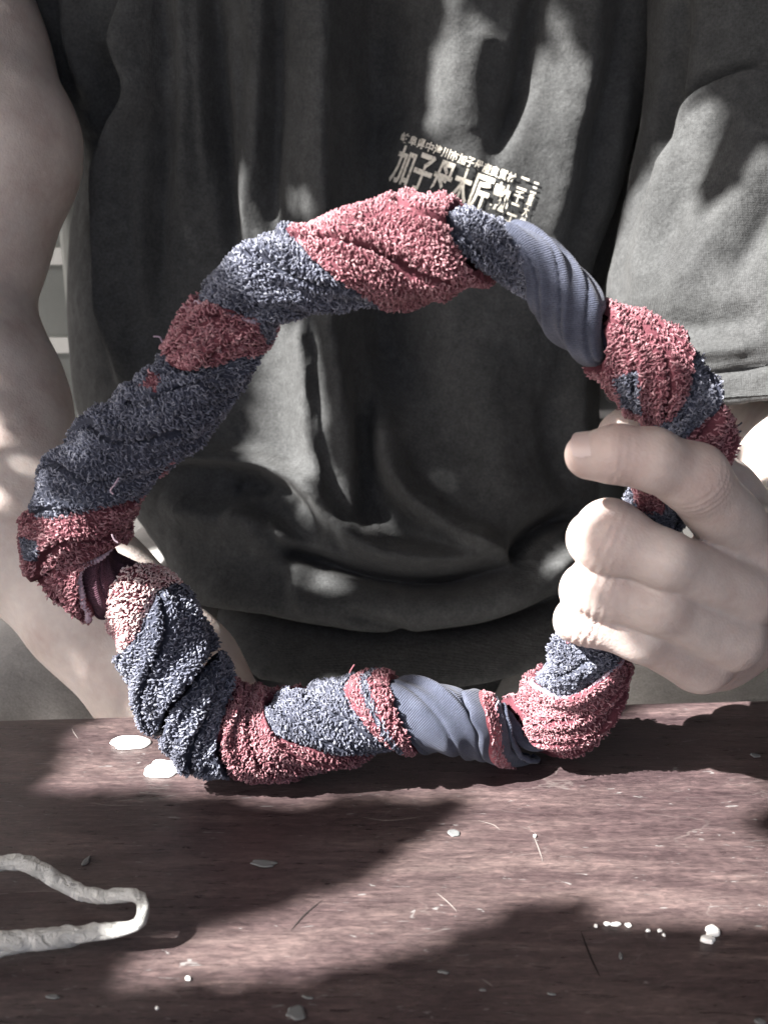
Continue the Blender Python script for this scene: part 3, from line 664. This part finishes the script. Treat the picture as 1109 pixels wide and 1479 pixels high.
# ------------------------------------------------------------------ towel ring
ST = [ # centre px, py, radius px, Y
 (104, 806, 58, 0), (108, 760, 62, 0), (126, 708, 66, 0), (160, 664, 62, 0), (208, 624, 60, 0), (262, 574, 57, 0), (302, 522, 54, 0), (322, 478, 56, 0), (350, 440, 55, 0),
 (380, 412, 58, 0), (418, 393, 58, 0), (465, 385, 59, 0), (520, 370, 68, 0), (580, 361, 72, 0), (640, 356, 64, 0), (682, 356, 49, 0), (728, 364, 43, 0), (768, 384, 43, 0),
 (806, 420, 44, 0), (842, 464, 44, 0), (874, 492, 48, 0), (914, 514, 54, 0), (950, 542, 60, 0), (978, 580, 58, 0), (996, 628, 58, 0), (985, 672, 54, 0), (955, 715, 49, 0), (930, 775, 44, 0),
 (902, 840, 43, 0), (868, 900, 43, 0), (846, 945, 49, 0), (834, 992, 60, .012), (800, 1036, 54, .014), (760, 1064, 38, .012), (715, 1058, 48, .008), (660, 1044, 51, 0), (590, 1030, 52, 0), (520, 1033, 58, 0),
 (450, 1050, 58, 0), (380, 1064, 60, 0), (316, 1052, 64, 0), (272, 1004, 63, 0), (246, 948, 62, 0), (222, 895, 58, 0), (184, 858, 54, 0), (140, 838, 56, 0)]
RC = []
for x, y, r, Yo in ST:
    c = P(x, y, Yo); r -= 4.5; RC.append([*c, r * depth(c) / FPX, x, y])
RK = catmull(np.array(RC), 40, closed=True)
for it in range(12):  # soften radius and path
    RK = 0.5 * RK + 0.25 * (np.roll(RK, 1, 0) + np.roll(RK, -1, 0))
SL = np.concatenate([[0], np.cumsum(np.linalg.norm(np.diff(np.vstack([RK, RK[:1]])[:, :3], axis=0), axis=1))]); RL = SL[-1]; RKc = np.vstack([RK, RK[:1]])
cent = RK[:, :3].mean(0)
def cl(s, c): return np.interp(np.mod(s, RL), SL, RKc[:, c])
def cpos(s): return np.stack([cl(s, 0), cl(s, 1), cl(s, 2)], -1)
def nearest_s(px, py):
    d = np.hypot(RK[:, 4] - px, RK[:, 5] - py); return SL[int(np.argmin(d))]
def surf(s, phi, off):
    e = 0.004; c = cpos(s); t = cpos(s + e) - cpos(s - e); t /= np.linalg.norm(t, axis=-1)[..., None]
    n = np.stack([-t[..., 2], np.zeros(t.shape[:-1]), t[..., 0]], -1)    # clockwise on the picture: outward = left of travel
    n /= np.linalg.norm(n, axis=-1)[..., None]; r = cl(s, 3) + off
    B = np.array([0, -1.0, 0]); return c + r[..., None] * (np.sin(phi)[..., None] * n + np.cos(phi)[..., None] * B)
def bound(o, m, i, ref):
    so_, sm_, si_ = nearest_s(*o), nearest_s(*m), nearest_s(*i)
    f = lambda x: x + RL * round((ref - x) / RL)
    so_, sm_, si_ = f(so_), f(sm_), f(si_); av = (so_ + si_) / 2
    return lambda phi: av + (so_ - si_) / 2 * np.sin(phi) + (sm_ - av) * np.cos(phi), sm_
# boundaries (outer, middle, inner), clockwise from the left
Bd = {
 'a': ((100, 893), (114, 862), (166, 768)), 'b': ((43, 800), (100, 790), (165, 768)), 'c': ((45, 737), (120, 718), (197, 702)),
 'd': ((250, 515), (305, 520), (380, 495)), 'e': ((297, 443), (338, 440), (398, 466)), 'f': ((432, 340), (490, 405), (560, 437)),
 'g': ((652, 300), (658, 348), (712, 402)), 'h': ((735, 325), (748, 375), (768, 440)), 'i': ((868, 436), (868, 486), (866, 530)),
 'j': ((980, 482), (978, 556), (925, 612)), 'k': ((1045, 585), (1000, 604), (935, 634)), 'l': ((1045, 680), (985, 680), (920, 680)),
 'm': ((893, 952), (842, 966), (786, 984)), 'n': ((806, 1092), (776, 1050), (738, 1024)), 'o': ((778, 1100), (740, 1066), (712, 1010)),
 'p': ((722, 1106), (692, 1052), (668, 998)), 'q': ((600, 1084), (582, 1030), (556, 968)), 'r': ((588, 1085), (540, 1025), (500, 968)),
 's': ((555, 1098), (450, 1062), (385, 1002)), 't': ((318, 1128), (322, 1056), (330, 972)), 'u': ((236, 1078), (262, 985), (320, 930)),
 'v': ((188, 952), (210, 893), (252, 838)), 'w': ((160, 908), (162, 868), (205, 805))}
SEGS = [ # from, to, cloth, height, label, lift at (start, end)
 ('a', 'b', 'R', .0012, 'red terry wrap with a pale seam at the lower left bend', (1, 0)),
 ('b', 'c', 'R', .0022, 'red terry wrap across the left side', (1, 0)),
 ('c', 'd', 'B', .0012, 'long blue grey terry wrap on the upper left', (1, 0)),
 ('d', 'e', 'R', .0022, 'short red terry wrap on the upper left', (1, 1)),
 ('e', 'f', 'B', .0012, 'blue grey terry wrap left of the top', (0, 0)),
 ('f', 'g', 'R', .0024, 'wide pinkish red terry wrap at the top', (1, 1)),
 ('g', 'h', 'B', .0002, 'narrow dark blue terry wrap right of the top', (0, 0)),
 ('h', 'i', 'W', .0012, 'smooth blue woven wrap at the upper right', (1, 0)),
 ('i', 'j', 'R', .0022, 'red terry wrap above the hand', (1, 1)),
 ('j', 'k', 'B', .0008, 'dark blue terry strip just above the hand', (0, 0)),
 ('k', 'l', 'R', .0014, 'dark red terry wrap under the index finger', (0, 1)),
 ('l', 'm', 'B', .0000, 'blue terry wrap inside the gripping hand', (0, 0)),
 ('m', 'n', 'R', .0024, 'red terry wrap below the hand', (1, 1)),
 ('n', 'o', 'W', -.001, 'small blue woven wrap at the lower right', (0, 0)),
 ('o', 'p', 'S', .0012, 'blue woven edge with one red stripe', (1, 1)),
 ('p', 'q', 'W', .0004, 'smooth blue grey woven wrap along the bottom', (0, 0)),
 ('q', 'r', 'D', .0014, 'red terry strip with a thin blue line', (1, 0)),
 ('r', 's', 'B', .0010, 'blue grey terry wrap along the bottom', (0, 0)),
 ('s', 't', 'R', .0016, 'dark red terry wrap at the bottom', (1, 0)),
 ('t', 'u', 'B', .0022, 'dark blue terry wrap at the lower left', (1, 1)),
 ('u', 'v', 'B', .0026, 'light blue terry wrap in the sun at the lower left', (1, 1)),
 ('v', 'w', 'P', .0012, 'red terry wrap at the lower left, sunlight painted in as a pale tint', (0, 0)),
 ('w', 'a', 'C', .0, 'dark folded hollow between wraps at the left bend', (0, 0))]
PATCH = [([(206, 560), (216, 535), (232, 540), (226, 566)], 'R'), ([(222, 700), (250, 662), (262, 676), (240, 700)], 'R'), ([(884, 548), (920, 535), (926, 600), (900, 590)], 'B'),
 ([(908, 690), (945, 690), (962, 740), (922, 740)], 'R'), ([(372, 462), (402, 440), (430, 462), (385, 500)], 'B'), ([(810, 900), (842, 905), (846, 930), (818, 928)], 'R'),
 ([(30, 775), (58, 785), (54, 812), (36, 808)], 'B'), ([(895, 655), (935, 650), (945, 700), (900, 700)], 'B')]
ring = empty('towel_ring', tuple(P(330, 1128, 0))); ring.location.z = 0
tag(ring, 'ring wrapped in twisted red and blue terry towel standing on the table', 'towel ring')
CV = []; sg_ = np.linspace(0, RL, 500, endpoint=False); ph_ = np.linspace(-math.pi, math.pi, 40, endpoint=False)
S_, Ph = np.meshgrid(sg_, ph_, indexing='ij'); CVt = surf(S_, Ph, -.0055 + 0 * S_).reshape(-1, 3); fc = grid_faces(500, 40, True)
fc = np.concatenate([fc, np.stack([499 * 40 + np.arange(40), 499 * 40 + (np.arange(40) + 1) % 40, (np.arange(40) + 1) % 40, np.arange(40)], -1)])
o = mesh_np('ring_core', CVt, fc, [CORE]); adopt(o, ring)
FOLD = mat('towel_inside', (0.07, 0.03, 0.045), 0.95, 0.2, nodes=n_base((0.035, 0.018, 0.028), (0.085, 0.038, 0.055), 1))
PALE_SUN = mat('terry_red_sun_tint', (0.4, 0.25, 0.26), 0.95, 0.12, sheen=0.1, nodes=n_terry([(0.42, 0.20, 0.22), (0.62, 0.46, 0.46), (0.74, 0.64, 0.63)]))  # red terry with strong sunlight put into its paler colour
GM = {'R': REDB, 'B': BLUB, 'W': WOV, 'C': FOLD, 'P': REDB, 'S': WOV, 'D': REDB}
LEN = lambda s, a: s - a
first_ref = nearest_s(128, 852)
def wrap_off(s, phi, a, b, h, lift, seed, cloth):
    da = np.maximum(s - a, 0); db = np.maximum(b - s, 0)
    off = h * 1.35 - (.0050 if not lift[0] else .0014) * np.exp(-da / .0016) - (.0050 if not lift[1] else .0014) * np.exp(-db / .0016)
    R0 = .0155; q = np.stack([(s * .75 + phi * R0 * .65) * 130, (s * .65 - phi * R0 * .75) * 34, np.cos(phi) * .5 + seed], -1)
    q2 = np.stack([s * 60, np.cos(phi) * 1.2 + seed * 3, np.sin(phi) * 1.2], -1)
    am = .0013 if cloth in 'RBD' else .0010
    rd = vnoise(q, seed); rd = 1 - 2.6 * np.abs(rd)
    if cloth in 'RB':
        cc = (s * (.8 + .3 * math.sin(seed)) + phi * R0 * (1.0 + .25 * math.cos(seed * 2))) / .0165 + .55 * vnoise(q2 * .8, seed + 9); off = off - .0046 * (1 - np.abs(np.sin(math.pi * cc))) ** 5 + .0011 * np.sin(2 * math.pi * cc + 1.0)
    if cloth in 'WC':
        cc = (s + phi * R0 * .8) / .0120 + .60 * vnoise(q * .35, seed + 9); off = off - .0018 * (1 - np.abs(np.sin(math.pi * cc))) ** 4 + .0007 * np.sin(2 * math.pi * cc + .8)
    return off + am * rd + .0010 * vnoise(q2, seed + 5)
def make_loops(name, pos, t1, t2, nn, tone, midx, mats, parent, hgt=.0015, wid=.00085, rad=.00025):
    n = len(pos); K = 4; ns = 3
    ang = np.linspace(0.05, math.pi - .05, K); a0 = rng.normal(0, .60, n); d1 = t1 * np.cos(a0)[:, None] + t2 * np.sin(a0)[:, None]; d2 = -t1 * np.sin(a0)[:, None] + t2 * np.cos(a0)[:, None]
    hh = hgt * rng.uniform(.65, 1.35, n) * np.clip(1 + .45 * vnoise(pos * 75, 91), .45, 1.5); ww = wid * rng.uniform(.7, 1.4, n); lean = rng.normal(0, .38, (n, 2)); rr = rad * rng.uniform(.8, 1.25, n)
    c = np.cos(ang)[None, :, None]; s = np.sin(ang)[None, :, None]
    path = pos[:, None] + d1[:, None] * ww[:, None, None] * c + (nn + d1 * lean[:, :1] + d2 * lean[:, 1:])[:, None] * hh[:, None, None] * s - nn[:, None] * .0002
    tw = rng.normal(0, .25, n); path = path + d2[:, None] * (tw * ww)[:, None, None] * c
    rdir = d1[:, None] * (c) + nn[:, None] * s
    V = np.zeros((n, K, ns, 3))
    for j in range(ns):
        b = 2 * math.pi * j / ns + .5; V[:, :, j] = path + rr[:, None, None] * (rdir * math.cos(b) + d2[:, None] * math.sin(b))
    base = (np.arange(n) * K * ns)[:, None, None]; k = np.arange(K - 1)[None, :, None] * ns; j = np.arange(ns)[None, None]; j2 = (j + 1) % ns
    Fq = np.stack(np.broadcast_arrays(base + k + j, base + k + j2, base + k + ns + j2, base + k + ns + j), -1).reshape(-1, 4)
    o = mesh_np(name, V.reshape(-1, 3), Fq, mats, fmat=np.repeat(midx, (K - 1) * ns)); adopt_keep(o, parent)
    at = o.data.attributes.new('tone', 'FLOAT', 'POINT'); at.data.foreach_set('value', np.repeat(tone, K * ns).astype(np.float32)); o['kind'] = 'stuff'
    return o
GAP = {'u': .0024, 'o': .0026, 't': .0014, 'i': .0014, 'g': .0012, 'd': .001, 's': .001}; ref = first_ref; tot_loops = 0
for si, (ka, kb_, cloth, h, lab, lift) in enumerate(SEGS):
    fa, ra = bound(*Bd[ka], ref)
    if ra < ref - RL / 2: fa, ra = bound(*Bd[ka], ref + RL)
    nb = nearest_s(*Bd[kb_][1]); nb += RL * math.ceil((ra - nb) / RL - 1e-6)
    fb, rb = bound(*Bd[kb_], nb); ref = rb
    mid_len = max(rb - ra, .006); nu = int(max(24, mid_len / .0008)); npf = 150
    ph = np.linspace(-math.pi, math.pi, npf, endpoint=False); u = np.linspace(0, 1, nu)
    A = fa(ph); Bv = np.maximum(fb(ph), A + .0015); A = A - .0012 + GAP.get(ka, 0); Bv = np.maximum(Bv + .0012 - GAP.get(kb_, 0), A + .001)
    # ragged cloth edge
    A = A + .0009 * vnoise(np.stack([ph * 3, ph * 0, ph * 0 + si], -1), 41); Bv = Bv + .0009 * vnoise(np.stack([ph * 3, ph * 0, ph * 0 + si], -1), 42)
    S_ = A[None] + (Bv - A)[None] * u[:, None]; Ph = np.broadcast_to(ph, S_.shape)
    off = wrap_off(S_, Ph, A[None], Bv[None], h, lift, si * 7 + 1, cloth)
    V = surf(S_, Ph, off)
    e0 = surf(S_[0] + .0006, ph, off[0] - .003); e1 = surf(S_[-1] - .0006, ph, off[-1] - .003); V = np.concatenate([e0[None], V, e1[None]])
    fcs = grid_faces(nu + 2, npf, True); uc = np.clip((fcs[:, 0] // npf - 1) / (nu - 1), 0, 1)
    mats = [GM[cloth]]; fm = np.zeros(len(fcs), int)
    if cloth == 'S': mats = [WOV, WOVR]; fm = ((uc > .28) & (uc < .66)).astype(int)
    if cloth == 'D': mats = [REDB, BLUB]; fm = ((uc > .44) & (uc < .58)).astype(int)
    if cloth in 'RB':
        mats = [REDB, BLUB]; fm[:] = 0 if cloth == 'R' else 1; fcn = V.reshape(-1, 3)[fcs].mean(1); px, py = proj(fcn); fr = fcn[:, 1] < .001
        for poly, cc in PATCH: fm[in_poly(px, py, poly) & fr] = 0 if cc == 'R' else 1
    o = mesh_np('terry_wrap' if cloth in 'RBDP' else ('woven_wrap' if cloth != 'C' else 'wrap_hollow'), V.reshape(-1, 3), fcs, mats, fmat=fm); adopt(o, ring); o['label'] = lab
    uvl = o.data.uv_layers.new(name='UVMap'); li = fcs.ravel(); SS = np.concatenate([S_[:1], S_, S_[-1:]]).ravel()[li]; PP = np.concatenate([Ph[:1], Ph, Ph[-1:]]).ravel()[li] * .0155
    uvl.data.foreach_set('uv', np.stack([SS, PP], -1).astype(np.float32).ravel())
    seg_o = o
    if cloth in 'RBDSP':
        dens = .00108 if cloth != 'S' else .0011; nl = int((Bv - A).mean() / dens) + 1; npp = int(2 * math.pi * .0155 / .00092)
        ui, pj = np.meshgrid((np.arange(nl) + .5) / nl, -math.pi + (np.arange(npp) + .5) / npp * 2 * math.pi, indexing='ij'); ui = ui.ravel(); pj = pj.ravel()
        # long cloth rows stay dense where the wrap is wide
        a_ = fa(pj) - .001 + GAP.get(ka, 0); b_ = np.maximum(fb(pj) + .001 - GAP.get(kb_, 0), a_ + .001); rep = np.ceil((b_ - a_) / (Bv - A).mean() - .3).astype(int).clip(1, 4); ui = np.repeat(ui, rep); pj = np.repeat(pj, rep)
        ui = np.clip(ui + rng.normal(0, .22 / nl, len(ui)), .0, 1.0); pj = pj + rng.normal(0, .030, len(pj))
        dup_ = np.concatenate([[False], (np.diff(pj) < .05) & (np.abs(np.diff(ui)) < 1e-9)]);
        ui[np.concatenate([[0], np.cumsum(rep)[:-1]])[rep > 1]] += 0
        sel = np.arange(len(ui)); ui = np.where(np.repeat(rep, rep) > 1, rng.uniform(0, 1, len(ui)), ui)
        a_ = fa(pj) - .001 + GAP.get(ka, 0); b_ = np.maximum(fb(pj) + .001 - GAP.get(kb_, 0), a_ + .001); s = a_ + (b_ - a_) * ui
        if cloth == 'S': kk = (ui > .28) & (ui < .66); s, pj, ui, a_, b_ = s[kk], pj[kk], ui[kk], a_[kk], b_[kk]
        f = lambda ds, dp: surf(s + ds, pj + dp, wrap_off(s + ds, pj + dp, a_, b_, h, lift, si * 7 + 1, cloth))
        p0 = f(0, 0); t1 = f(.0004, 0) - p0; t2 = f(0, .03) - p0; t1 /= np.linalg.norm(t1, axis=1)[:, None]; t2 -= t1 * (t1 * t2).sum(1)[:, None]; t2 /= np.linalg.norm(t2, axis=1)[:, None]; nn = np.cross(t2, t1)
        out = p0 - cpos(s); fl = (nn * out).sum(1) < 0; nn[fl] *= -1
        px, py = proj(p0); mi = np.zeros(len(p0), int)
        if cloth in 'RDSP': mi[:] = 0
        else: mi[:] = 1
        if cloth == 'D': mi[(ui > .42) & (ui < .60)] = 1
        if cloth in 'RB':
            for poly, cc in PATCH: mi[in_poly(px, py, poly) & (p0[:, 1] < .001)] = 0 if cc == 'R' else 1
        tone = np.clip(.45 + .28 * rng.normal(0, 1, len(p0)) + .25 * vnoise(p0 * 90, 77), 0, 1)
        if cloth in 'RB':   # the pile parts along the folds
            R0 = .0155; seed = si * 7 + 1; q2 = np.stack([s * 60, np.cos(pj) * 1.2 + seed * 3, np.sin(pj) * 1.2], -1)
            cc = (s * (.8 + .3 * math.sin(seed)) + pj * R0 * (1.0 + .25 * math.cos(seed * 2))) / .0165 + .55 * vnoise(q2 * .8, seed + 9); kk = (1 - np.abs(np.sin(math.pi * cc))) < .80
            p0, t1, t2, nn, mi, tone = p0[kk], t1[kk], t2[kk], nn[kk], mi[kk], tone[kk]
        # rows of loops slant with the twist of the cloth
        ang = 1.57 + .75 * vnoise(p0 * 110, 78); d1 = t1 * np.cos(ang)[:, None] + t2 * np.sin(ang)[:, None]; d2 = -t1 * np.sin(ang)[:, None] + t2 * np.cos(ang)[:, None]
        make_loops('terry_loops', p0, d1, d2, nn, tone, mi, [RED if cloth != 'P' else PALE_SUN, BLU], seg_o, hgt=.00105 if cloth != 'S' else .0007, wid=.00060 if cloth != 'S' else .0005); tot_loops += len(p0)
print('loops', tot_loops)
# seams: pale overlocked edges
def seam(key, lift_, rad=.0011, m=PIPE, ph0=-95, ph1=95, ref=None, name='seam'):
    f, _ = bound(*Bd[key], nearest_s(*Bd[key][1])); ph = np.radians(np.linspace(ph0, ph1, 120)); s = f(ph); path = surf(s, ph, lift_ + 0 * s); path += .0004 * vnoise(path * 300)[:, None]
    V, Fq = tube(path, rad * (1 + .25 * np.sin(np.arange(120) * 2.2)), 7); o = mesh_np(name, V, Fq, [m]); adopt(o, ring); return o
seam('a', .0012, .0011); seam('e', .0014, .0007, PIPE); seam('m', .0018, .0009, PIPE); seam('o', .0006, .0010, WOV)
def thread(pts, r, m=PIPE, Y=0.0):
    path = catmull([P(a, b, Y) for a, b in pts], 6); V, Fq = tube(path, np.full(len(path), r), 5); o = mesh_np('loose_thread', V, Fq, [m]); adopt(o, ring); return o
thread([(247, 510), (240, 500), (235, 494), (231, 487), (222, 486)], .0003)
thread([(172, 690), (166, 700), (160, 708), (164, 714)], .00028, PIPE, -.02); thread([(162, 772), (166, 780), (171, 784)], .0003, PIPE, -.019)
thread([(505, 972), (508, 966), (512, 960)], .0003, RED, -.01); thread([(1058, 615), (1066, 614), (1071, 610)], .0003, BLU, 0); thread([(1058, 622), (1066, 624), (1070, 622)], .0003, BLU, 0)
thread([(720, 1012), (716, 1020), (718, 1026)], .0003, PIPE, -.018)

# ------------------------------------------------------------------ paper cord
cord = [(-60, 1260, .006, 13), (-10, 1248, .007, 13), (30, 1245, .009, 13), (58, 1256, .009, 13), (88, 1275, .007, 13), (118, 1290, .006, 12), (150, 1295, .008, 12), (182, 1292, .011, 11), (202, 1297, .013, 9), (207, 1316, .013, 9), (200, 1334, .011, 9), (182, 1342, .009, 11), (150, 1345, .008, 13), (110, 1350, .0065, 15), (60, 1357, .006, 17), (10, 1363, .006, 18), (-60, 1368, .006, 18)]
pts = np.array([[*T(a, b, z), r * .44 / FPX] for a, b, z, r in cord]); K = catmull(pts, 26); path = K[:, :3]; rad = K[:, 3] * .84
path[:, 2] = np.maximum(path[:, 2], rad * .92)
V, Fq = tube(path, rad, 28, caps=False); V = V.reshape(len(path), 28, 3); th = np.linspace(0, 2 * math.pi, 28, endpoint=False)
arc = np.concatenate([[0], np.cumsum(np.linalg.norm(np.diff(path, axis=0), axis=1))])
q = np.stack(np.broadcast_arrays((arc[:, None] * 260 + th[None] * 1.1), np.cos(th)[None] * 1.1 + arc[:, None] * 40, np.sin(th)[None] * 1.1), -1)
cr = 1 - .34 * np.abs(vnoise(q, 3)) + .10 * vnoise(q * .5, 4) + .05 * np.sin(arc[:, None] * 900 + th[None] * 2 + 3 * vnoise(q * .4, 8)); V = path[:, None] + (V - path[:, None]) * cr[..., None] * np.array([1, 1, .85])
V[..., 2] = np.maximum(V[..., 2], .0006)
o = mesh_np('paper_cord', V.reshape(-1, 3), Fq, [PAPER]); tag(o, 'white twisted paper cord bent into a loop lying on the table at lower left', 'cord')

# ------------------------------------------------------------------ added leaf screen, out of view at left, shaped to throw the shade pattern
E1 = np.cross(SUN, [0, 0, 1]); E1 /= np.linalg.norm(E1); E2 = np.cross(E1, SUN); DG = 1.05
def uv_of(p): p = np.asarray(p); return np.stack([p @ E1, p @ E2], -1)
# openings in the added leaves, placed so sun patches land on chosen surfaces
GAPS = [
 [(135, 1040), (420, 1036), (440, 1135), (300, 1142), (70, 1142)], [(-20, 1040), (18, 1040), (-5, 1078)],
 [(540, 1036), (900, 1018), (1109, 1012), (1200, 1014), (1200, 1085), (1109, 1125), (800, 1150), (540, 1150)],
 [(185, 1352), (330, 1322), (480, 1288), (560, 1240), (640, 1185), (720, 1145), (1200, 1110), (1200, 1160), (1050, 1185), (1060, 1205), (1200, 1215), (1200, 1330), (1000, 1345), (900, 1345), (850, 1325), (810, 1290), (760, 1300), (690, 1345), (600, 1385), (420, 1422), (200, 1435), (150, 1400)],
 [(422, 425), (448, 420), (452, 600), (468, 680), (488, 768), (440, 716), (400, 686), (355, 672), (378, 600), (394, 520)],
 [(620, 90), (650, 60), (745, 50), (745, 120), (720, 190), (670, 235), (640, 215), (620, 160)],
 [(785, 130), (830, 100), (885, 100), (880, 200), (860, 330), (838, 420), (800, 385), (765, 310), (765, 200)],
 [(905, 300), (955, 200), (1010, 140), (1055, 150), (1010, 240), (1000, 310), (1050, 280), (1109, 210), (1200, 200), (1200, 570), (870, 560), (872, 420)],
 [(420, 818), (470, 800), (500, 850), (520, 882), (450, 874)], [(590, 668), (655, 672), (668, 702), (615, 714)], [(640, 778), (690, 800), (650, 815)],
 [(150, 780), (250, 800), (335, 900), (330, 960), (250, 1010), (185, 1005), (140, 900)], [(375, 975), (600, 985), (700, 1000), (780, 975), (910, 930), (910, 1110), (375, 1110)],
 [(330, 270), (735, 270), (712, 330), (700, 430), (330, 450)],
 [(790, 700), (872, 712), (866, 800), (852, 935), (790, 935)], [(805, 640), (846, 630), (846, 690), (805, 692)], [(1050, 570), (1180, 550), (1180, 690), (1085, 680)],
 [(318, 925), (385, 925), (385, 998), (330, 998)], [(140, 1000), (215, 1000), (215, 1036), (140, 1036)]]
THIN = [([(-120, -60), (60, -60), (120, 240), (60, 400), (110, 600), (60, 800), (-120, 800)], .60), ([(-120, -60), (0, -60), (25, 240), (-10, 400), (40, 600), (0, 800), (-120, 800)], .34), ([(-60, 830), (330, 830), (330, 1040), (-60, 1040)], .64),
 ([(200, 670), (420, 690), (520, 815), (760, 880), (850, 840), (850, 950), (600, 975), (330, 960)], .72), ([(165, -60), (450, -60), (450, 480), (200, 620)], .86), ([(880, 960), (1200, 950), (1200, 1015), (880, 1015)], .70), ([(420, -60), (452, -60), (452, 430), (424, 430)], .40), ([(712, 985), (805, 985), (805, 1015), (712, 1015)], .5),
 ([(860, 640), (1200, 600), (1200, 820), (870, 800)], .80), ([(60, 500), (400, 430), (250, 760), (40, 900)], .75)]
bpy.context.view_layer.update(); dgr = bpy.context.evaluated_depsgraph_get()
hits = []; px_ = []
for py in np.arange(-60, 1540, 7.0):
    for px in np.arange(-90, 1200, 7.0):
        d = Vector(ray(px, py)).normalized(); h, l, n_, ii_, ob_, m4 = scn.ray_cast(dgr, Vector(CAM), d)
        if h and l.y < .8: hits.append(l[:]); px_.append((px, py))
hits = np.array(hits); px_ = np.array(px_); lit = np.zeros(len(hits), bool); wt = np.ones(len(hits))
for gi, g_ in enumerate(GAPS): q_ = in_poly(px_[:, 0], px_[:, 1], g_); lit |= q_; wt[q_] = 4.0 if gi in (0, 4, 5, 6) else 1.0
UV = uv_of(hits); cell = .0045
allp = np.concatenate([UV, [uv_of(q) for q in (P(-250, 200, .48), P(-200, 900, .48), P(300, 200, .48), P(700, 800, .48))]])
lo = allp.min(0) - .06; hi = allp.max(0) + .06; nxy = ((hi - lo) / cell).astype(int) + 1
ij = ((UV - lo) / cell).astype(int); A1 = np.zeros(nxy); A0 = np.zeros(nxy); np.add.at(A1, (ij[lit, 0], ij[lit, 1]), wt[lit]); np.add.at(A0, (ij[~lit, 0], ij[~lit, 1]), 1.0)
def blur(a, k=1):
    for _ in range(k): a = (a + np.roll(a, 1, 0) + np.roll(a, -1, 0) + np.roll(a, 1, 1) + np.roll(a, -1, 1)) / 5
    return a
KEEP = np.ones(nxy)
for g_, pk in THIN:
    q_ = in_poly(px_[:, 0], px_[:, 1], g_) & ~lit; a_, c_ = np.zeros(nxy), np.zeros(nxy); np.add.at(a_, (ij[q_, 0], ij[q_, 1]), 1.0); np.add.at(c_, (ij[:, 0], ij[:, 1]), 1.0); a_, c_ = blur(a_, 2), blur(c_, 2); KEEP[(a_ > .45 * c_) & (a_ > .02)] = pk
THINM = KEEP < 1
A1 = blur(A1, 2); A0 = blur(A0, 2); OPEN = (A1 > .6 * A0) & (A1 > .02)
leaf_screen = empty('added_leaf_screen', (-1.6, -0.55, FZ)); tag(leaf_screen, 'added screen of leaves and boughs out of view, shaped to cast the sun patches', 'leaf_screen')
LV = []; LF = []
def blurmax(a, i, j, k): return bool(a[max(i - k, 0):i + k + 1, max(j - k, 0):j + k + 1].any())
OP = blur(OPEN.astype(float), 2)
for g, edge in ((.0082, False), (.0043, True)):
    for a in range(int((hi[0] - lo[0]) / g)):
        for b in range(int((hi[1] - lo[1]) / g)):
            x = lo[0] + (a + random.uniform(0, 1)) * g; y = lo[1] + (b + random.uniform(0, 1)) * g; ci, cj = int((x - lo[0]) / cell), int((y - lo[1]) / cell)
            if ci >= nxy[0] or cj >= nxy[1] or OP[ci, cj] > .45: continue
            if (blurmax(OPEN, ci, cj, 3) or THINM[ci, cj]) != edge or random.random() > KEEP[ci, cj]: continue
            L = random.uniform(.012, .015) if edge else random.uniform(.022, .030); wd = L * .8; c = x * E1 + y * E2 + SUN * (DG + random.uniform(-.09, .06)); an = random.uniform(0, 6.28)
            d1 = E1 * math.cos(an) + E2 * math.sin(an) + SUN * random.uniform(-.3, .3); d2 = -E1 * math.sin(an) + E2 * math.cos(an) + SUN * random.uniform(-.3, .3); k = len(LV)
            for (p, q_) in ((-1, 0), (-.4, .8), (.3, .75), (1, 0), (.3, -.75), (-.4, -.8)): LV.append(c + d1 * p * L * .6 + d2 * q_ * wd * .6 + SUN * (.003 * abs(q_)))
            LF.append((k, k + 1, k + 2, k + 3, k + 4, k + 5))
o = mesh_np('added_foliage', LV, LF, [LEAF], smooth=False); adopt(o, leaf_screen); o['kind'] = 'stuff'
base = np.array([-1.6, -0.55, FZ]); top = (lo.mean() * 0 + (lo[0] + hi[0]) / 2) * E1 + ((lo[1] + hi[1]) / 2) * E2 + SUN * (DG + .14)
pth = catmull([base, base + [.02, .0, .5], base + [.1, .05, 1.1], base + [.3, .12, 1.6]], 8); V, Fq = tube(pth, np.linspace(.06, .03, len(pth)), 12); o = mesh_np('added_trunk', V, Fq, [BARK]); adopt(o, leaf_screen)
st = pth[-8]; low = min((c for c in LV[::600]), key=lambda c: c @ E2); shut = [(a, b) for a in range(4, nxy[0] - 4, 6) for b in range(4, nxy[1] - 4, 6) if not OPEN[a - 4:a + 5, b - 4:b + 5].any()]
for a, b in random.Random(5).sample(shut, 10):   # twigs end in the closed clumps of leaves, run away from the light gaps
    e = (lo[0] + a * cell) * E1 + (lo[1] + b * cell) * E2 + SUN * (DG + .10); e2 = e + SUN * .10 + E2 * .02
    V, Fq = tube(catmull([e, (e + e2) / 2 + E1 * .006, e2], 6), np.linspace(.0022, .005, 13), 6); o = mesh_np('added_limb', V, Fq, [BARK]); adopt(o, leaf_screen)
V, Fq = tube(catmull([st, st + [-.02, -.02, .35], np.array([-1.2, -.45, 1.42])], 8), np.linspace(.028, .014, 17), 8); o = mesh_np('added_limb', V, Fq, [BARK]); adopt(o, leaf_screen)
print('leaves', len(LF))
